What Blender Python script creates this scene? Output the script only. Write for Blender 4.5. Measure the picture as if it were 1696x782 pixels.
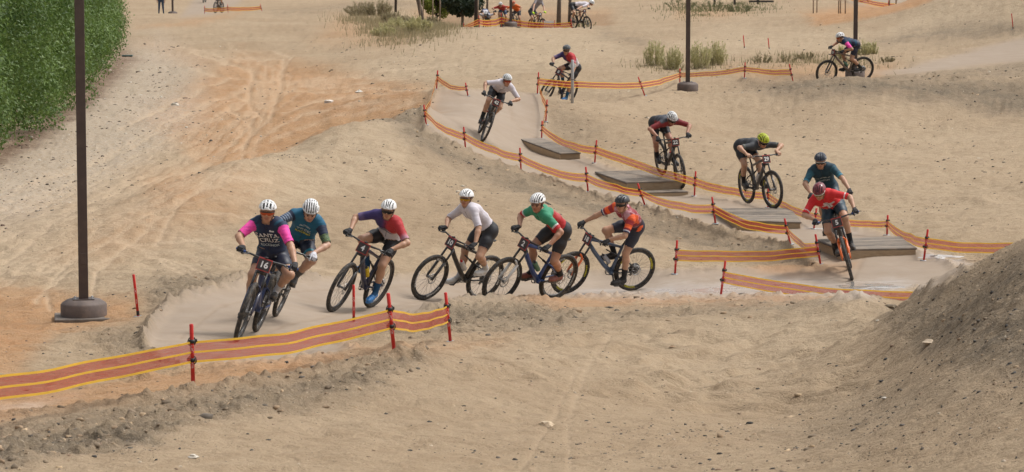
import bpy, bmesh, math, random
import numpy as np
from mathutils import Vector, Matrix, Quaternion
from mathutils.bvhtree import BVHTree

for o in list(bpy.data.objects):
    bpy.data.objects.remove(o)
scene = bpy.context.scene
COL = scene.collection
rnd = random.Random(7)

# ------------------------------------------------------------------ camera
FPX, CXP, CYP = 5000.0, 848.0, 391.0            # focal length and centre in photograph pixels
CAMZ = 6.0
PITCH = math.atan(521.0 / FPX)
cam = bpy.data.cameras.new('camera')
cam.sensor_width = 36.0
cam.lens = FPX / 1696.0 * 36.0
cam.clip_start = 0.5
cam.clip_end = 5000
cam.dof.use_dof = True
cam.dof.focus_distance = 44.0
cam.dof.aperture_fstop = 9.0
cam_ob = bpy.data.objects.new('camera', cam)
COL.objects.link(cam_ob)
cam_ob.location = (0, 0, CAMZ)
cam_ob.rotation_euler = (math.radians(90) - PITCH, 0, 0)
scene.camera = cam_ob

# ------------------------------------------------------------------ sky and light (overcast)
SUN_EL, SUN_AZ = math.radians(60), math.radians(72)   # azimuth clockwise from +Y
world = bpy.data.worlds.new('World')
scene.world = world
world.use_nodes = True
wn = world.node_tree
wn.nodes.clear()
sky = wn.nodes.new('ShaderNodeTexSky')
sky.sky_type = 'NISHITA'
sky.sun_disc = False
sky.sun_elevation = SUN_EL
sky.sun_rotation = SUN_AZ
sky.air_density = 1.0
sky.dust_density = 6.0
sky.ozone_density = 1.0
hsv = wn.nodes.new('ShaderNodeHueSaturation')           # cloud cover takes most of the blue out
hsv.inputs['Saturation'].default_value = 0.22
bg = wn.nodes.new('ShaderNodeBackground')
bg.inputs['Strength'].default_value = 0.15
out = wn.nodes.new('ShaderNodeOutputWorld')
wn.links.new(sky.outputs[0], hsv.inputs['Color'])
wn.links.new(hsv.outputs[0], bg.inputs[0])
wn.links.new(bg.outputs[0], out.inputs[0])

sl = bpy.data.lights.new('sun', 'SUN')
sl.energy = 1.5
sl.angle = math.radians(11)
sl.color = (1.0, 0.95, 0.88)
sun_ob = bpy.data.objects.new('sun', sl)
COL.objects.link(sun_ob)
sdir = Vector((math.sin(SUN_AZ) * math.cos(SUN_EL), math.cos(SUN_AZ) * math.cos(SUN_EL), math.sin(SUN_EL)))
sun_ob.rotation_euler = (-sdir).to_track_quat('-Z', 'Y').to_euler()

scene.view_settings.view_transform = 'Standard'
scene.view_settings.look = 'None'
scene.view_settings.gamma = 1.0
scene.view_settings.exposure = 0.10
scene.view_settings.use_curve_mapping = False

# ------------------------------------------------------------------ pixel <-> world
SP, CP = math.sin(PITCH), math.cos(PITCH)

def pix(px, py, Y):
    """The point at ground distance Y seen at photograph pixel (px, py)."""
    u, v = (px - CXP) / FPX, -(py - CYP) / FPX
    dx, dy, dz = u, CP + v * SP, -SP + v * CP
    t = Y / dy
    return Vector((dx * t, Y, CAMZ + dz * t))

def proj(X, Y, Z):
    z = np.asarray(Z) - CAMZ
    f = Y * CP - z * SP
    u = Y * SP + z * CP
    return CXP + FPX * X / f, CYP - FPX * u / f

# ------------------------------------------------------------------ small helpers
def lin(c):
    return tuple(((v / 255.0) / 12.92 if v <= 10 else (((v / 255.0) + 0.055) / 1.055) ** 2.4) for v in c)

def tag(o, label=None, cat=None, group=None, kind=None):
    if label: o['label'] = label
    if cat: o['category'] = cat
    if group: o['group'] = group
    if kind: o['kind'] = kind
    return o

def empty(name, mat=None):
    o = bpy.data.objects.new(name, None)
    o.empty_display_size = 0.1
    COL.objects.link(o)
    if mat is not None:
        o.matrix_world = mat
    return o

def inst(name, mesh, parent=None, mats=None, mat4=None):
    """Link a mesh as one object; materials may be set per object so meshes can be shared."""
    o = bpy.data.objects.new(name, mesh)
    COL.objects.link(o)
    if mats is not None:
        if not isinstance(mats, (list, tuple)):
            mats = [mats]
        while len(mesh.materials) < len(mats):
            mesh.materials.append(None)
        for i, m in enumerate(mats):
            o.material_slots[i].link = 'OBJECT'
            o.material_slots[i].material = m
    if parent is not None:
        o.parent = parent
    if mat4 is not None:
        o.matrix_local = mat4
    return o

def npmesh(name, V, F, smooth=True, mi=None):
    me = bpy.data.meshes.new(name)
    V = np.asarray(V, dtype=np.float32)
    if isinstance(F, np.ndarray):
        n, k = F.shape
        me.vertices.add(len(V)); me.vertices.foreach_set('co', V.ravel())
        me.loops.add(n * k); me.loops.foreach_set('vertex_index', F.astype(np.int32).ravel())
        me.polygons.add(n)
        me.polygons.foreach_set('loop_start', np.arange(0, n * k, k, dtype=np.int32))
        me.polygons.foreach_set('loop_total', np.full(n, k, dtype=np.int32))
    else:
        me.from_pydata([tuple(map(float, v)) for v in V], [], F)
    if mi is not None:
        me.polygons.foreach_set('material_index', np.asarray(mi, dtype=np.int32))
    me.polygons.foreach_set('use_smooth', np.full(len(me.polygons), smooth, dtype=bool))
    me.update(calc_edges=True)
    me.validate()
    return me

def vcol(me, cols, name='Col'):
    a = me.color_attributes.new(name, 'FLOAT_COLOR', 'POINT')
    c = np.ones((len(me.vertices), 4), dtype=np.float32)
    c[:, :cols.shape[1]] = cols
    a.data.foreach_set('color', c.ravel())

class MB:
    """Collects simple solids into one mesh."""
    def __init__(s):
        s.v, s.f, s.m, s.sm = [], [], [], []
    def add(s, v, f, m=0, sm=True):
        n = len(s.v)
        s.v += [Vector(p) for p in v]
        s.f += [tuple(i + n for i in q) for q in f]
        s.m += [m] * len(f); s.sm += [sm] * len(f)
    def tube(s, pts, rad, n=8, m=0, caps=True, squash=None, up=None):
        pts = [Vector(p) for p in pts]
        if not isinstance(rad, (list, tuple)):
            rad = [rad] * len(pts)
        vs, fs = [], []
        ref = Vector(up) if up else None
        for i, p in enumerate(pts):
            d = (pts[min(i + 1, len(pts) - 1)] - pts[max(i - 1, 0)]).normalized()
            if ref is None:
                ref = Vector((0, 0, 1)) if abs(d.z) < 0.9 else Vector((0, 1, 0))
            a = d.cross(ref)
            if a.length < 1e-6: a = d.orthogonal()
            a.normalize(); b = a.cross(d).normalized()
            ref = b
            for k in range(n):
                t = 2 * math.pi * k / n
                sq = squash if squash else (1, 1)
                vs.append(p + a * (math.cos(t) * rad[i] * sq[0]) + b * (math.sin(t) * rad[i] * sq[1]))
        L = len(pts)
        for i in range(L - 1):
            for k in range(n):
                k2 = (k + 1) % n
                fs.append((i * n + k, i * n + k2, (i + 1) * n + k2, (i + 1) * n + k))
        if caps:
            fs.append(tuple(range(n - 1, -1, -1)))
            fs.append(tuple((L - 1) * n + k for k in range(n)))
        s.add(vs, fs, m)
        return s
    def ring(s, c, axis_y_R, r, nR=40, nr=8, m=0, sq=(1, 1)):
        """torus about the y axis"""
        vs, fs = [], []
        for i in range(nR):
            t = 2 * math.pi * i / nR
            for k in range(nr):
                q = 2 * math.pi * k / nr
                R = axis_y_R + r * math.cos(q) * sq[0]
                vs.append((c[0] + R * math.cos(t), c[1] + r * math.sin(q) * sq[1], c[2] + R * math.sin(t)))
        for i in range(nR):
            for k in range(nr):
                i2, k2 = (i + 1) % nR, (k + 1) % nr
                fs.append((i * nr + k, i * nr + k2, i2 * nr + k2, i2 * nr + k))
        s.add(vs, fs, m)
        return s
    def box(s, c, h, rot=None, m=0, bev=0.0):
        c = Vector(c)
        R = rot if rot is not None else Matrix.Identity(3)
        if bev <= 0:
            vs = [c + R @ Vector((x * h[0], y * h[1], z * h[2])) for x in (-1, 1) for y in (-1, 1) for z in (-1, 1)]
            fs = [(0, 1, 3, 2), (4, 6, 7, 5), (0, 4, 5, 1), (2, 3, 7, 6), (0, 2, 6, 4), (1, 5, 7, 3)]
            s.add(vs, fs, m, False)
        else:
            bm = bmesh.new()
            bmesh.ops.create_cube(bm, size=2)
            for v in bm.verts: v.co = Vector((v.co.x * h[0], v.co.y * h[1], v.co.z * h[2]))
            bmesh.ops.bevel(bm, geom=bm.edges[:], offset=bev, segments=2, affect='EDGES', profile=0.5)
            bm.verts.index_update()
            s.add([c + R @ v.co for v in bm.verts], [tuple(v.index for v in f.verts) for f in bm.faces], m, False)
            bm.free()
        return s
    def lathe(s, prof, n=16, m=0, mat=None, cap=True):
        """profile of (radius, z) turned about z"""
        vs, fs = [], []
        M = mat if mat is not None else Matrix.Identity(4)
        for r, z in prof:
            for k in range(n):
                t = 2 * math.pi * k / n
                vs.append(M @ Vector((r * math.cos(t), r * math.sin(t), z)))
        L = len(prof)
        for i in range(L - 1):
            for k in range(n):
                k2 = (k + 1) % n
                fs.append((i * n + k, i * n + k2, (i + 1) * n + k2, (i + 1) * n + k))
        if cap:
            fs.append(tuple(range(n - 1, -1, -1)))
            fs.append(tuple((L - 1) * n + k for k in range(n)))
        s.add(vs, fs, m)
        return s
    def mesh(s, name):
        me = bpy.data.meshes.new(name)
        me.from_pydata([tuple(v) for v in s.v], [], s.f)
        me.polygons.foreach_set('material_index', s.m)
        me.polygons.foreach_set('use_smooth', s.sm)
        me.update()
        return me

# ------------------------------------------------------------------ noise
_prs = np.random.RandomState(11)
_perm = np.concatenate([_prs.permutation(512)] * 3)
_gang = _prs.rand(512) * 2 * np.pi
def perlin(x, y):
    xi = np.floor(x).astype(np.int64); yi = np.floor(y).astype(np.int64)
    xf = x - xi; yf = y - yi
    u = xf * xf * xf * (xf * (xf * 6 - 15) + 10); v = yf * yf * yf * (yf * (yf * 6 - 15) + 10)
    def g(ix, iy, dx, dy):
        a = _gang[_perm[(_perm[ix & 511] + (iy & 511))] & 511]
        return np.cos(a) * dx + np.sin(a) * dy
    n00 = g(xi, yi, xf, yf); n10 = g(xi + 1, yi, xf - 1, yf)
    n01 = g(xi, yi + 1, xf, yf - 1); n11 = g(xi + 1, yi + 1, xf - 1, yf - 1)
    a = n00 + u * (n10 - n00); b = n01 + u * (n11 - n01)
    return (a + v * (b - a)) * 1.4
def fbm(x, y, o=3):
    r = 0; amp = 1.0
    for i in range(o):
        r = r + amp * perlin(x * 2 ** i + 17.3 * i, y * 2 ** i - 9.1 * i); amp *= 0.5
    return r

# ------------------------------------------------------------------ materials
MATS = {}
def nmat(name):
    m = bpy.data.materials.new(name)
    m.use_nodes = True
    nt = m.node_tree
    b = nt.nodes['Principled BSDF']
    return m, nt, b

def mat(name, col, rough=0.6, metal=0.0, var=0.12, scale=8.0, bump=0.0, bscale=60.0, spec=None, dirt=0.0, coat=0.0):
    """painted / plastic / metal / cloth surface with a little uneven tone and relief"""
    if name in MATS: return MATS[name]
    m, nt, b = nmat(name)
    N, L = nt.nodes, nt.links
    tc = N.new('ShaderNodeTexCoord')
    no = N.new('ShaderNodeTexNoise'); no.inputs['Scale'].default_value = scale; no.inputs['Detail'].default_value = 4
    L.new(tc.outputs['Object'], no.inputs['Vector'])
    r = N.new('ShaderNodeMapRange'); r.inputs[1].default_value = 0.3; r.inputs[2].default_value = 0.7
    r.inputs[3].default_value = 1 - var; r.inputs[4].default_value = 1 + var
    L.new(no.outputs[0], r.inputs[0])
    mx = N.new('ShaderNodeVectorMath'); mx.operation = 'SCALE'; mx.inputs[0].default_value = col[:3]
    L.new(r.outputs[0], mx.inputs['Scale'])
    src = mx.outputs[0]
    if dirt > 0:
        n2 = N.new('ShaderNodeTexNoise'); n2.inputs['Scale'].default_value = scale * 2.3; n2.inputs['Detail'].default_value = 6
        L.new(tc.outputs['Object'], n2.inputs['Vector'])
        r2 = N.new('ShaderNodeMapRange'); r2.inputs[1].default_value = 0.45; r2.inputs[2].default_value = 0.75
        r2.inputs[3].default_value = 0; r2.inputs[4].default_value = dirt
        L.new(n2.outputs[0], r2.inputs[0])
        mm = N.new('ShaderNodeMixRGB'); mm.inputs[2].default_value = (0.30, 0.22, 0.15, 1)
        L.new(r2.outputs[0], mm.inputs[0]); L.new(src, mm.inputs[1]); src = mm.outputs[0]
    L.new(src, b.inputs['Base Color'])
    b.inputs['Roughness'].default_value = rough
    b.inputs['Metallic'].default_value = metal
    if spec is not None: b.inputs['Specular IOR Level'].default_value = spec
    if coat: b.inputs['Coat Weight'].default_value = coat
    if bump > 0:
        n3 = N.new('ShaderNodeTexNoise'); n3.inputs['Scale'].default_value = bscale; n3.inputs['Detail'].default_value = 3
        L.new(tc.outputs['Object'], n3.inputs['Vector'])
        bp = N.new('ShaderNodeBump'); bp.inputs['Strength'].default_value = bump; bp.inputs['Distance'].default_value = 0.01
        L.new(n3.outputs[0], bp.inputs['Height']); L.new(bp.outputs[0], b.inputs['Normal'])
    MATS[name] = m
    return m

def colmat(name, rough=0.7, bump=0.25, bscale=45.0, sss=0.0, sheen=0.0, var=0.06):
    """takes its dye / pigment from the mesh colour attribute"""
    if name in MATS: return MATS[name]
    m, nt, b = nmat(name)
    N, L = nt.nodes, nt.links
    at = N.new('ShaderNodeAttribute'); at.attribute_name = 'Col'
    tc = N.new('ShaderNodeTexCoord')
    no = N.new('ShaderNodeTexNoise'); no.inputs['Scale'].default_value = 22; no.inputs['Detail'].default_value = 3
    L.new(tc.outputs['Object'], no.inputs['Vector'])
    r = N.new('ShaderNodeMapRange'); r.inputs[1].default_value = 0.3; r.inputs[2].default_value = 0.7
    r.inputs[3].default_value = 1 - var; r.inputs[4].default_value = 1 + var
    L.new(no.outputs[0], r.inputs[0])
    mx = N.new('ShaderNodeVectorMath'); mx.operation = 'SCALE'
    L.new(at.outputs['Color'], mx.inputs[0]); L.new(r.outputs[0], mx.inputs['Scale'])
    L.new(mx.outputs[0], b.inputs['Base Color'])
    b.inputs['Roughness'].default_value = rough
    if sss: 
        b.inputs['Subsurface Weight'].default_value = sss
        b.inputs['Subsurface Radius'].default_value = (0.012, 0.005, 0.003)
        b.inputs['Subsurface Scale'].default_value = 0.3
    if sheen: b.inputs['Sheen Weight'].default_value = sheen
    n3 = N.new('ShaderNodeTexNoise'); n3.inputs['Scale'].default_value = bscale; n3.inputs['Detail'].default_value = 2
    n3.inputs['Distortion'].default_value = 0.6
    mp = N.new('ShaderNodeMapping'); mp.inputs['Scale'].default_value = (1, 0.5, 0.6)
    L.new(tc.outputs['Object'], mp.inputs[0]); L.new(mp.outputs[0], n3.inputs['Vector'])
    bp = N.new('ShaderNodeBump'); bp.inputs['Strength'].default_value = bump; bp.inputs['Distance'].default_value = 0.012
    L.new(n3.outputs[0], bp.inputs['Height']); L.new(bp.outputs[0], b.inputs['Normal'])
    MATS[name] = m
    return m

_txt = {}
def text_mesh(s, size=1.0, ext=0.0, bold=0.0):
    """flat lettering, centred on the origin in its own XY plane"""
    key = (s, size, ext, bold)
    if key in _txt: return _txt[key]
    cu = bpy.data.curves.new('lettering', 'FONT')
    cu.body = s; cu.size = size; cu.extrude = ext; cu.offset = bold
    cu.align_x = 'CENTER'; cu.align_y = 'CENTER'; cu.resolution_u = 3
    ob = bpy.data.objects.new('lettering_source', cu)
    COL.objects.link(ob)
    bpy.context.view_layer.update()
    me = bpy.data.meshes.new_from_object(ob.evaluated_get(bpy.context.evaluated_depsgraph_get()))
    me.name = 'lettering'
    bpy.data.objects.remove(ob)
    bpy.data.curves.remove(cu)
    _txt[key] = me
    return me
# ------------------------------------------------------------------ terrain
# control points: pixel and ground distance (third value), heights follow; ('z', px, Y, z) where nothing of it shows
CTRL = [
 # foreground
 (-200,782,20.5),(0,782,21),(200,735,22.8),(500,782,21.5),(500,700,24),(760,700,24.6),(760,782,21.8),(1000,782,22),(1000,700,25.2),
 (1000,600,31),(1000,540,37),(1000,505,42.6),(1300,782,21),(1300,640,28.5),(1300,540,36),(1300,503,41.5),(1200,700,25.3),
 # near lip
 (-150,715,23.2),(0,690,24),(160,672,24.7),(318,645,25.5),(500,620,26.5),(653,592,27.5),(760,575,31),(850,562,33.2),(746,566,33),
 (860,530,38.5),(860,501,42.5),(745,509,40),(1195,500,44),(1000,497,44.4),(1100,496,44.3),
 # right mound
 (1455,490,37),(1520,478,32.5),(1600,450,29),(1696,422,26),(1600,520,26.3),(1500,620,26.8),(1696,600,21.5),(1696,782,18),(1500,782,19.6),
 (1850,378,25),(1850,600,20),(1850,782,17),(1420,560,32.2),(1400,700,24.6),
 ('z',1600,36,0.8),('z',1700,35,1.1),('z',1850,36,1.0),('z',1560,38,0.6),
 # berm turn and lower track
 (400,566,35.3),(500,560,35.3),(250,552,35),(300,500,39),(400,476,41.2),(600,540,38),(560,517,40.8),(620,512,41.2),(560,465,44.6),
 (700,497,44.5),(800,470,46.8),(822,503,45.5),(1000,470,49.2),(940,487,46.8),(1050,489,46.8),(1195,490,46.2),(1300,475,47.3),(1420,487,44.6),(1350,490,44.6),(1412,464,48.2),(1470,470,46.2),
 (120,640,27.3),(300,620,28.5),(400,600,30.5),(560,580,31.5),
 (60,590,32),(0,640,27.8),(160,570,34),(0,560,35),(140,529,39),(228,524,38.6),(0,500,42.2),(-200,560,34),(-200,640,27.5),
 # flat ground on the left
 (100,350,56),(0,300,63),(0,430,48),(100,470,44.2),(250,330,56),(-200,430,48),(-200,250,72),(0,225,76),(100,150,96),(200,75,132),(230,42,152),(250,120,108),(300,220,76.5),
 (400,150,96.5),(500,180,86),(650,156,92),(300,80,127),(500,90,119),(-200,120,108),(-200,40,160),
 # middle mound below the upper track
 (290,292,55),(400,262,57.6),(560,215,62),(640,190,65.4),(690,166,69.2),(706,220,67),(500,310,56.5),(700,300,58.5),(600,400,50),(450,400,49),(800,350,55),
 (700,450,47),(950,400,52.2),(1000,345,57),(1060,430,50.5),(380,420,47),
 ('z',290,60,.78),('z',400,63,.82),('z',560,68,.95),('z',640,71,1.05),('z',690,74.5,1.25),
 # upper track
 (725,149,77),(893,156,79),(800,190,72.5),(797,235,69),(771,254,65),(899,231,73.4),(856,244,71.4),(890,258,69.3),(925,272,67.3),(906,209,75.5),(863,289,63),(973,321,60.3),(929,267,67.7),(1062,343,58.2),(987,273,66.5),
 (1045,329,61),(1140,328,61.2),(1184,380,55),(1250,372,56),(1325,372,55.3),(1308,404,53),(1200,416,53),(1118,455,48.6),(1358,442,49.8),(1440,424,50.2),(1535,432,49.8),(1468,393,53.8),
 # right hand basin and rim
 (1690,420,49.5),(1600,398,51.3),(1600,300,62),(1400,300,62.5),(1200,285,66),(1060,240,71),(1200,200,81),(1500,200,80),(1650,200,79.5),(1500,150,84),(1400,124,86),(1600,128,87),
 (1250,141,87.5),(1139,147,86),(1696,140,86),(1850,300,60),(1850,140,85),(1850,410,50),(1369,145,88.5),(1427,138,89),(1330,130,91),
 (948,167,78),(910,173,81),(938,172,82.5),(1000,166,84),(1067,156,83),(1000,200,76),
 (1300,100,98),(1150,108,96),(1200,80,112),(1200,50,131),(1550,95,101),(1650,62,115),(1500,36,125),(1560,5,128),(1690,-60,130),(1620,40,121),(1400,30,152),(1480,20,168),(1850,-80,130),(1700,100,98),
 ('z',1560,150,1.3),('z',1700,160,1.3),('z',1850,160,1.3),
 # far middle
 (720,130,88),(800,100,100),(850,70,118),(570,112,104),(690,72,119),(760,53,131),(850,45,138),(950,48,138),(1055,64,125),('z',850,150,.55),('z',950,150,.55),(1000,100,103),
 ('z',700,165,0.15),('z',850,172,0.35),('z',960,170,0.4),(620,40,160),(1100,40,146),
 (500,60,136),(285,25,200),(400,20,192),(500,30,168),(500,0,232),(600,10,205),
 ('z',0,230,0.3),('z',-250,300,0.3),('z',848,300,-0.2),('z',1300,260,0.2),('z',1700,300,0.2),('z',300,300,-0.2),('z',848,450,-0.2),('z',0,450,-0.2),('z',1700,450,-0.2),('z',-250,450,-0.2),('z',1950,450,-0.2),
]
def _ctrl():
    P = []
    for c in CTRL:
        if c[0] == 'z':
            _, px, Y, z = c
            f = Y * CP - (z - CAMZ) * SP
            P.append(((px - CXP) * f / FPX, Y, z))
        else:
            P.append(tuple(pix(*c)))
    return np.array(P)
def _warp(X, Y):
    return np.stack([X / Y * FPX / 330.0, 9.0 * np.log(Y / 50.0)], -1)
_P = _ctrl()
_W = _warp(_P[:, 0], _P[:, 1])
def _tps(r2):
    return 0.5 * r2 * np.log(r2 + 1e-9)
_n = len(_W)
_K = _tps(((_W[:, None] - _W[None]) ** 2).sum(-1)) + np.eye(_n) * 0.02
_Q = np.concatenate([np.ones((_n, 1)), _W], 1)
_A = np.block([[_K, _Q], [_Q.T, np.zeros((3, 3))]])
_sol = np.linalg.solve(_A, np.concatenate([_P[:, 2], np.zeros(3)]))
def base_height(X, Y):
    w = _warp(X, Y)
    r2 = ((w[:, None] - _W[None]) ** 2).sum(-1)
    return _tps(r2) @ _sol[:_n] + _sol[_n] + w @ _sol[_n + 1:]

A0, A1, NC = -380.0, 2080.0, 616            # columns: direction, in pixels of the photograph; coarser columns carry on outside the frame
NX = 70
NA = NC + 2 * NX
Q0, Q1, NQ = 1720.0, 58.0, 850              # rows: 27000 / distance
_ext = 8.0 * (1.055 ** np.arange(1, NX + 1) - 1) / .055
_a = np.concatenate([A0 - _ext[::-1], np.linspace(A0, A1, NC), A1 + _ext]); _q = np.linspace(Q0, Q1, NQ)
GA, GQ = np.meshgrid(_a, _q)
GY = 27000.0 / GQ
GX = (GA - CXP) / FPX * GY
_gx, _gy = GX.ravel(), GY.ravel()
_gxc = (np.clip(GA.ravel(), -260, 1900) - CXP) / FPX * _gy        # beyond the frame the ground carries on as at its edge
_z = np.concatenate([base_height(_gxc[i:i + 40000], _gy[i:i + 40000]) for i in range(0, len(_gx), 40000)])
GPX, GPY = proj(_gx, _gy, _z)

def pdist(poly, closed=True):
    """distance in pixels to a polygon outline (negative inside) or to a polyline"""
    P = np.array(poly, dtype=float)
    d = np.full(len(GPX), 1e9); ins = np.zeros(len(GPX), dtype=bool)
    m = len(P)
    for i in range(m if closed else m - 1):
        ax, ay = P[i]; bx, by = P[(i + 1) % m]
        ex, ey = bx - ax, by - ay
        t = np.clip(((GPX - ax) * ex + (GPY - ay) * ey) / (ex * ex + ey * ey + 1e-9), 0, 1)
        d = np.minimum(d, np.hypot(GPX - ax - t * ex, (GPY - ay - t * ey) * 1.6))
        if closed:
            c = ((ay > GPY) != (by > GPY)) & (GPX < (bx - ax) * (GPY - ay) / (by - ay + 1e-12) + ax)
            ins ^= c
    return np.where(ins, -d, d) if closed else d
def soft(d, w):
    return 1.0 / (1.0 + np.exp(np.clip(d / w, -30, 30)))
def yr(lo, hi):
    if lo < 0: return behind & (_gy < hi)          # on the flat beyond the middle mound
    return (_gy > lo) & (_gy < hi)

behind = _gy > np.interp(GA.ravel(), [200, 290, 400, 560, 640, 690, 722], [53, 55, 57.6, 62, 65.4, 69.2, 72]) + 1.5
_j = fbm(_gx * 0.9, _gy * 0.9, 4)
_jf = fbm(_gx * 3.1 + 5, _gy * 3.1, 3)
wob = _j * 7 + _jf * 4
berm = [(236,570),(262,520),(318,490),(420,470),(560,463),(700,459),(860,452),(1000,452),(1110,452),(1210,446),(1330,450),(1400,440),(1540,430),(1600,450),
        (1560,476),(1440,491),(1300,495),(1195,495),(1000,497),(860,501),(760,507),(700,520),(610,548),(560,568),(590,585),(560,596),(400,612),(300,612)]
bench = [(727,150),(706,190),(706,219),(771,252),(863,287),(973,319),(1062,342),(1184,379),(1308,403),(1358,440),(1420,470),(1560,470),(1570,438),(1468,391),(1300,346),(1151,327),(987,271),(905,228),(905,200),(893,156),(800,152)]
trk = np.maximum(soft(pdist(berm) + wob * 0.8, 4.0) * yr(27, 53), soft(pdist(bench) + wob * 0.5, 2.6) * yr(44, 81))
far_trk = soft(pdist([(300,28),(335,-20),(420,-20),(392,8),(350,26)]) + wob * .3, 3) * yr(120, 400) + soft(pdist([(1410,10),(1400,-15),(1530,-20),(1480,18)]) + wob * .3, 3) * yr(120, 400) \
        + soft(pdist([(1390,122),(1500,112),(1696,62),(1760,60),(1760,95),(1600,112),(1520,124)]) + wob * .3, 3) * yr(84, 130)
trk = np.clip(trk + far_trk, 0, 1)

# orange subsoil, and a darker tone behind the far crest
org = np.zeros_like(trk)
for poly, w, y0, y1, amt in [
   ([(-60,470),(110,486),(235,500),(215,530),(90,560),(40,600),(-60,640)], 9, 30, 55, 0.95),
   ([(-60,672),(0,655),(200,632),(330,612),(420,606),(600,594),(640,592),(500,618),(318,646),(100,684),(-60,706)], 6, 22, 33, 0.9),
   ([(225,200),(310,140),(400,88),(520,110),(700,148),(720,190),(560,240),(400,290),(330,285),(300,240)], 10, -1, 130, 0.9),
   ([(230,292),(330,268),(345,300),(370,330),(400,350),(330,352),(250,345)], 12, 48, 75, 0.7),
   ([(90,420),(200,350),(300,300),(400,275),(440,300),(390,360),(300,385),(180,430)], 18, 42, 66, 0.5),([(700,50),(1010,44),(1010,20),(690,20)], 6, 143, 200, 0.75),  # last patch: painted contrast, darkens the sand behind the lit crest
   ([(1240,445),(1300,430),(1352,440),(1420,436),(1400,455),(1300,458)], 6, 44, 56, 0.8),
   ([(230,45),(400,22),(330,40)], 4, 130, 260, 0.6),
   ([(420,165),(300,110),(230,75),(240,66),(420,110)], 9, 80, 140, 0.5),
   ([(1200,110),(1480,105),(1450,135),(1230,132)], 9, 86, 110, 0.6),
   ([(560,30),(700,50),(660,70),(520,70)], 9, 110, 190, 0.5),([(1330,22),(1560,-12),(1500,40),(1436,68),(1370,56)], 5, 129, 200, 1.0),([(1120,10),(1240,18),(1200,30),(1120,28)], 6, 140, 220, 0.5),
   ([(850,500),(1000,497),(1195,496),(1330,497),(1440,494),(1440,498),(1195,507),(1010,512),(930,512)], 4, 38, 50, 0.85),
   ([(560,568),(640,575),(740,570),(840,560),(760,585),(640,600),(570,596)], 8, 26, 40, 0.5)]:
    org = np.maximum(org, soft(pdist(poly) + wob, w) * yr(y0, y1) * amt)
# dark crumbly spoil and gravel, darker bank and rim faces, ground behind the crest
dk = np.zeros_like(trk)
for poly, w, y0, y1, amt in [
   ([(1470,520),(1560,470),(1720,400),(2100,250),(2100,620),(1700,630),(1560,600),(1500,570)], 22, 16, 40, 0.85),
   ([(1250,720),(1450,640),(1600,610),(1640,660),(1400,740)], 22, 16, 40, 0.35),
   ([(-60,735),(120,712),(330,690),(250,740),(60,765),(-60,775)], 9, 19, 27, 0.95),
   ([(330,672),(500,632),(640,604),(720,590),(640,622),(480,650),(350,690)], 9, 19, 33, 0.95),
   ([(-60,720),(160,680),(318,652),(500,628),(640,600),(640,640),(318,700),(0,740)], 10, 19, 33, 0.7),
   ([(640,515),(745,506),(870,503),(960,522),(1000,530),(860,545),(760,552),(600,560)], 8, 30, 45, 0.75),
   ([(980,520),(1195,502),(1440,490),(1440,500),(1200,522),(1000,535)], 8, 34, 46, 0.5),
   ([(270,462),(350,458),(430,455),(360,478),(300,492),(255,505),(240,490)], 9, 34, 55, 0.75),
   ([(150,560),(250,530),(245,575),(300,600),(190,610)], 10, 26, 42, 0.5),
   ([(640,195),(700,170),(712,222),(771,258),(863,293),(973,325),(1062,350),(1184,388),(1308,412),(1352,446),(1200,420),(1000,360),(800,300),(690,245)], 10, 44, 75, 0.85),
   ([(893,160),(905,230),(960,240),(1000,210),(940,175)], 9, 60, 82, 0.4),
   ([(1230,142),(1400,126),(1560,132),(1720,142),(1720,190),(1600,172),(1450,158),(1300,158)], 9, 78, 92, 0.9),
   ([(1440,118),(1560,125),(1720,128),(1720,84),(1640,110),(1540,118)], 5, 84, 100, 0.6),
   ([(1440,72),(1560,42),(1700,36),(1700,52),(1560,66)], 7, 95, 135, 0.7),
   ([(1000,52),(1090,72),(1060,76),(990,60)], 6, 110, 150, 0.5),([(690,60),(760,48),(1010,44),(1010,22),(690,22)], 6, 141, 180, 0.45),  # second patch: shade painted behind the crest so its lit edge stands out
   ([(450,20),(640,0),(700,10),(460,26)], 5, 140, 260, 0.4)]:
    dk = np.maximum(dk, soft(pdist(poly) + wob * 1.4, w) * yr(y0, y1) * amt)
dk = dk * (1 - trk)
# pale hard strip by the hedge, and wet ground
gry = soft(pdist([(-200,330),(0,250),(200,80),(260,60),(330,110),(330,200),(220,280),(60,360),(-200,420)]) + wob * 2, 18) * yr(48, 150)
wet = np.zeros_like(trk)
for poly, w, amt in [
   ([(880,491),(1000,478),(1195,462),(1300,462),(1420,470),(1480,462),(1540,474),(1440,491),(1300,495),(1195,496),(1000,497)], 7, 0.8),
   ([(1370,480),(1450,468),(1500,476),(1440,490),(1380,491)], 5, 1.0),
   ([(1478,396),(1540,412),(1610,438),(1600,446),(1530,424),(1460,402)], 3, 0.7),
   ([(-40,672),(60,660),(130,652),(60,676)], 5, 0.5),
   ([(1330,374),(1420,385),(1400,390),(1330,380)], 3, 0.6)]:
    wet = np.maximum(wet, soft(pdist(poly) + wob * .5, w) * amt * yr(20, 60))
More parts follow.
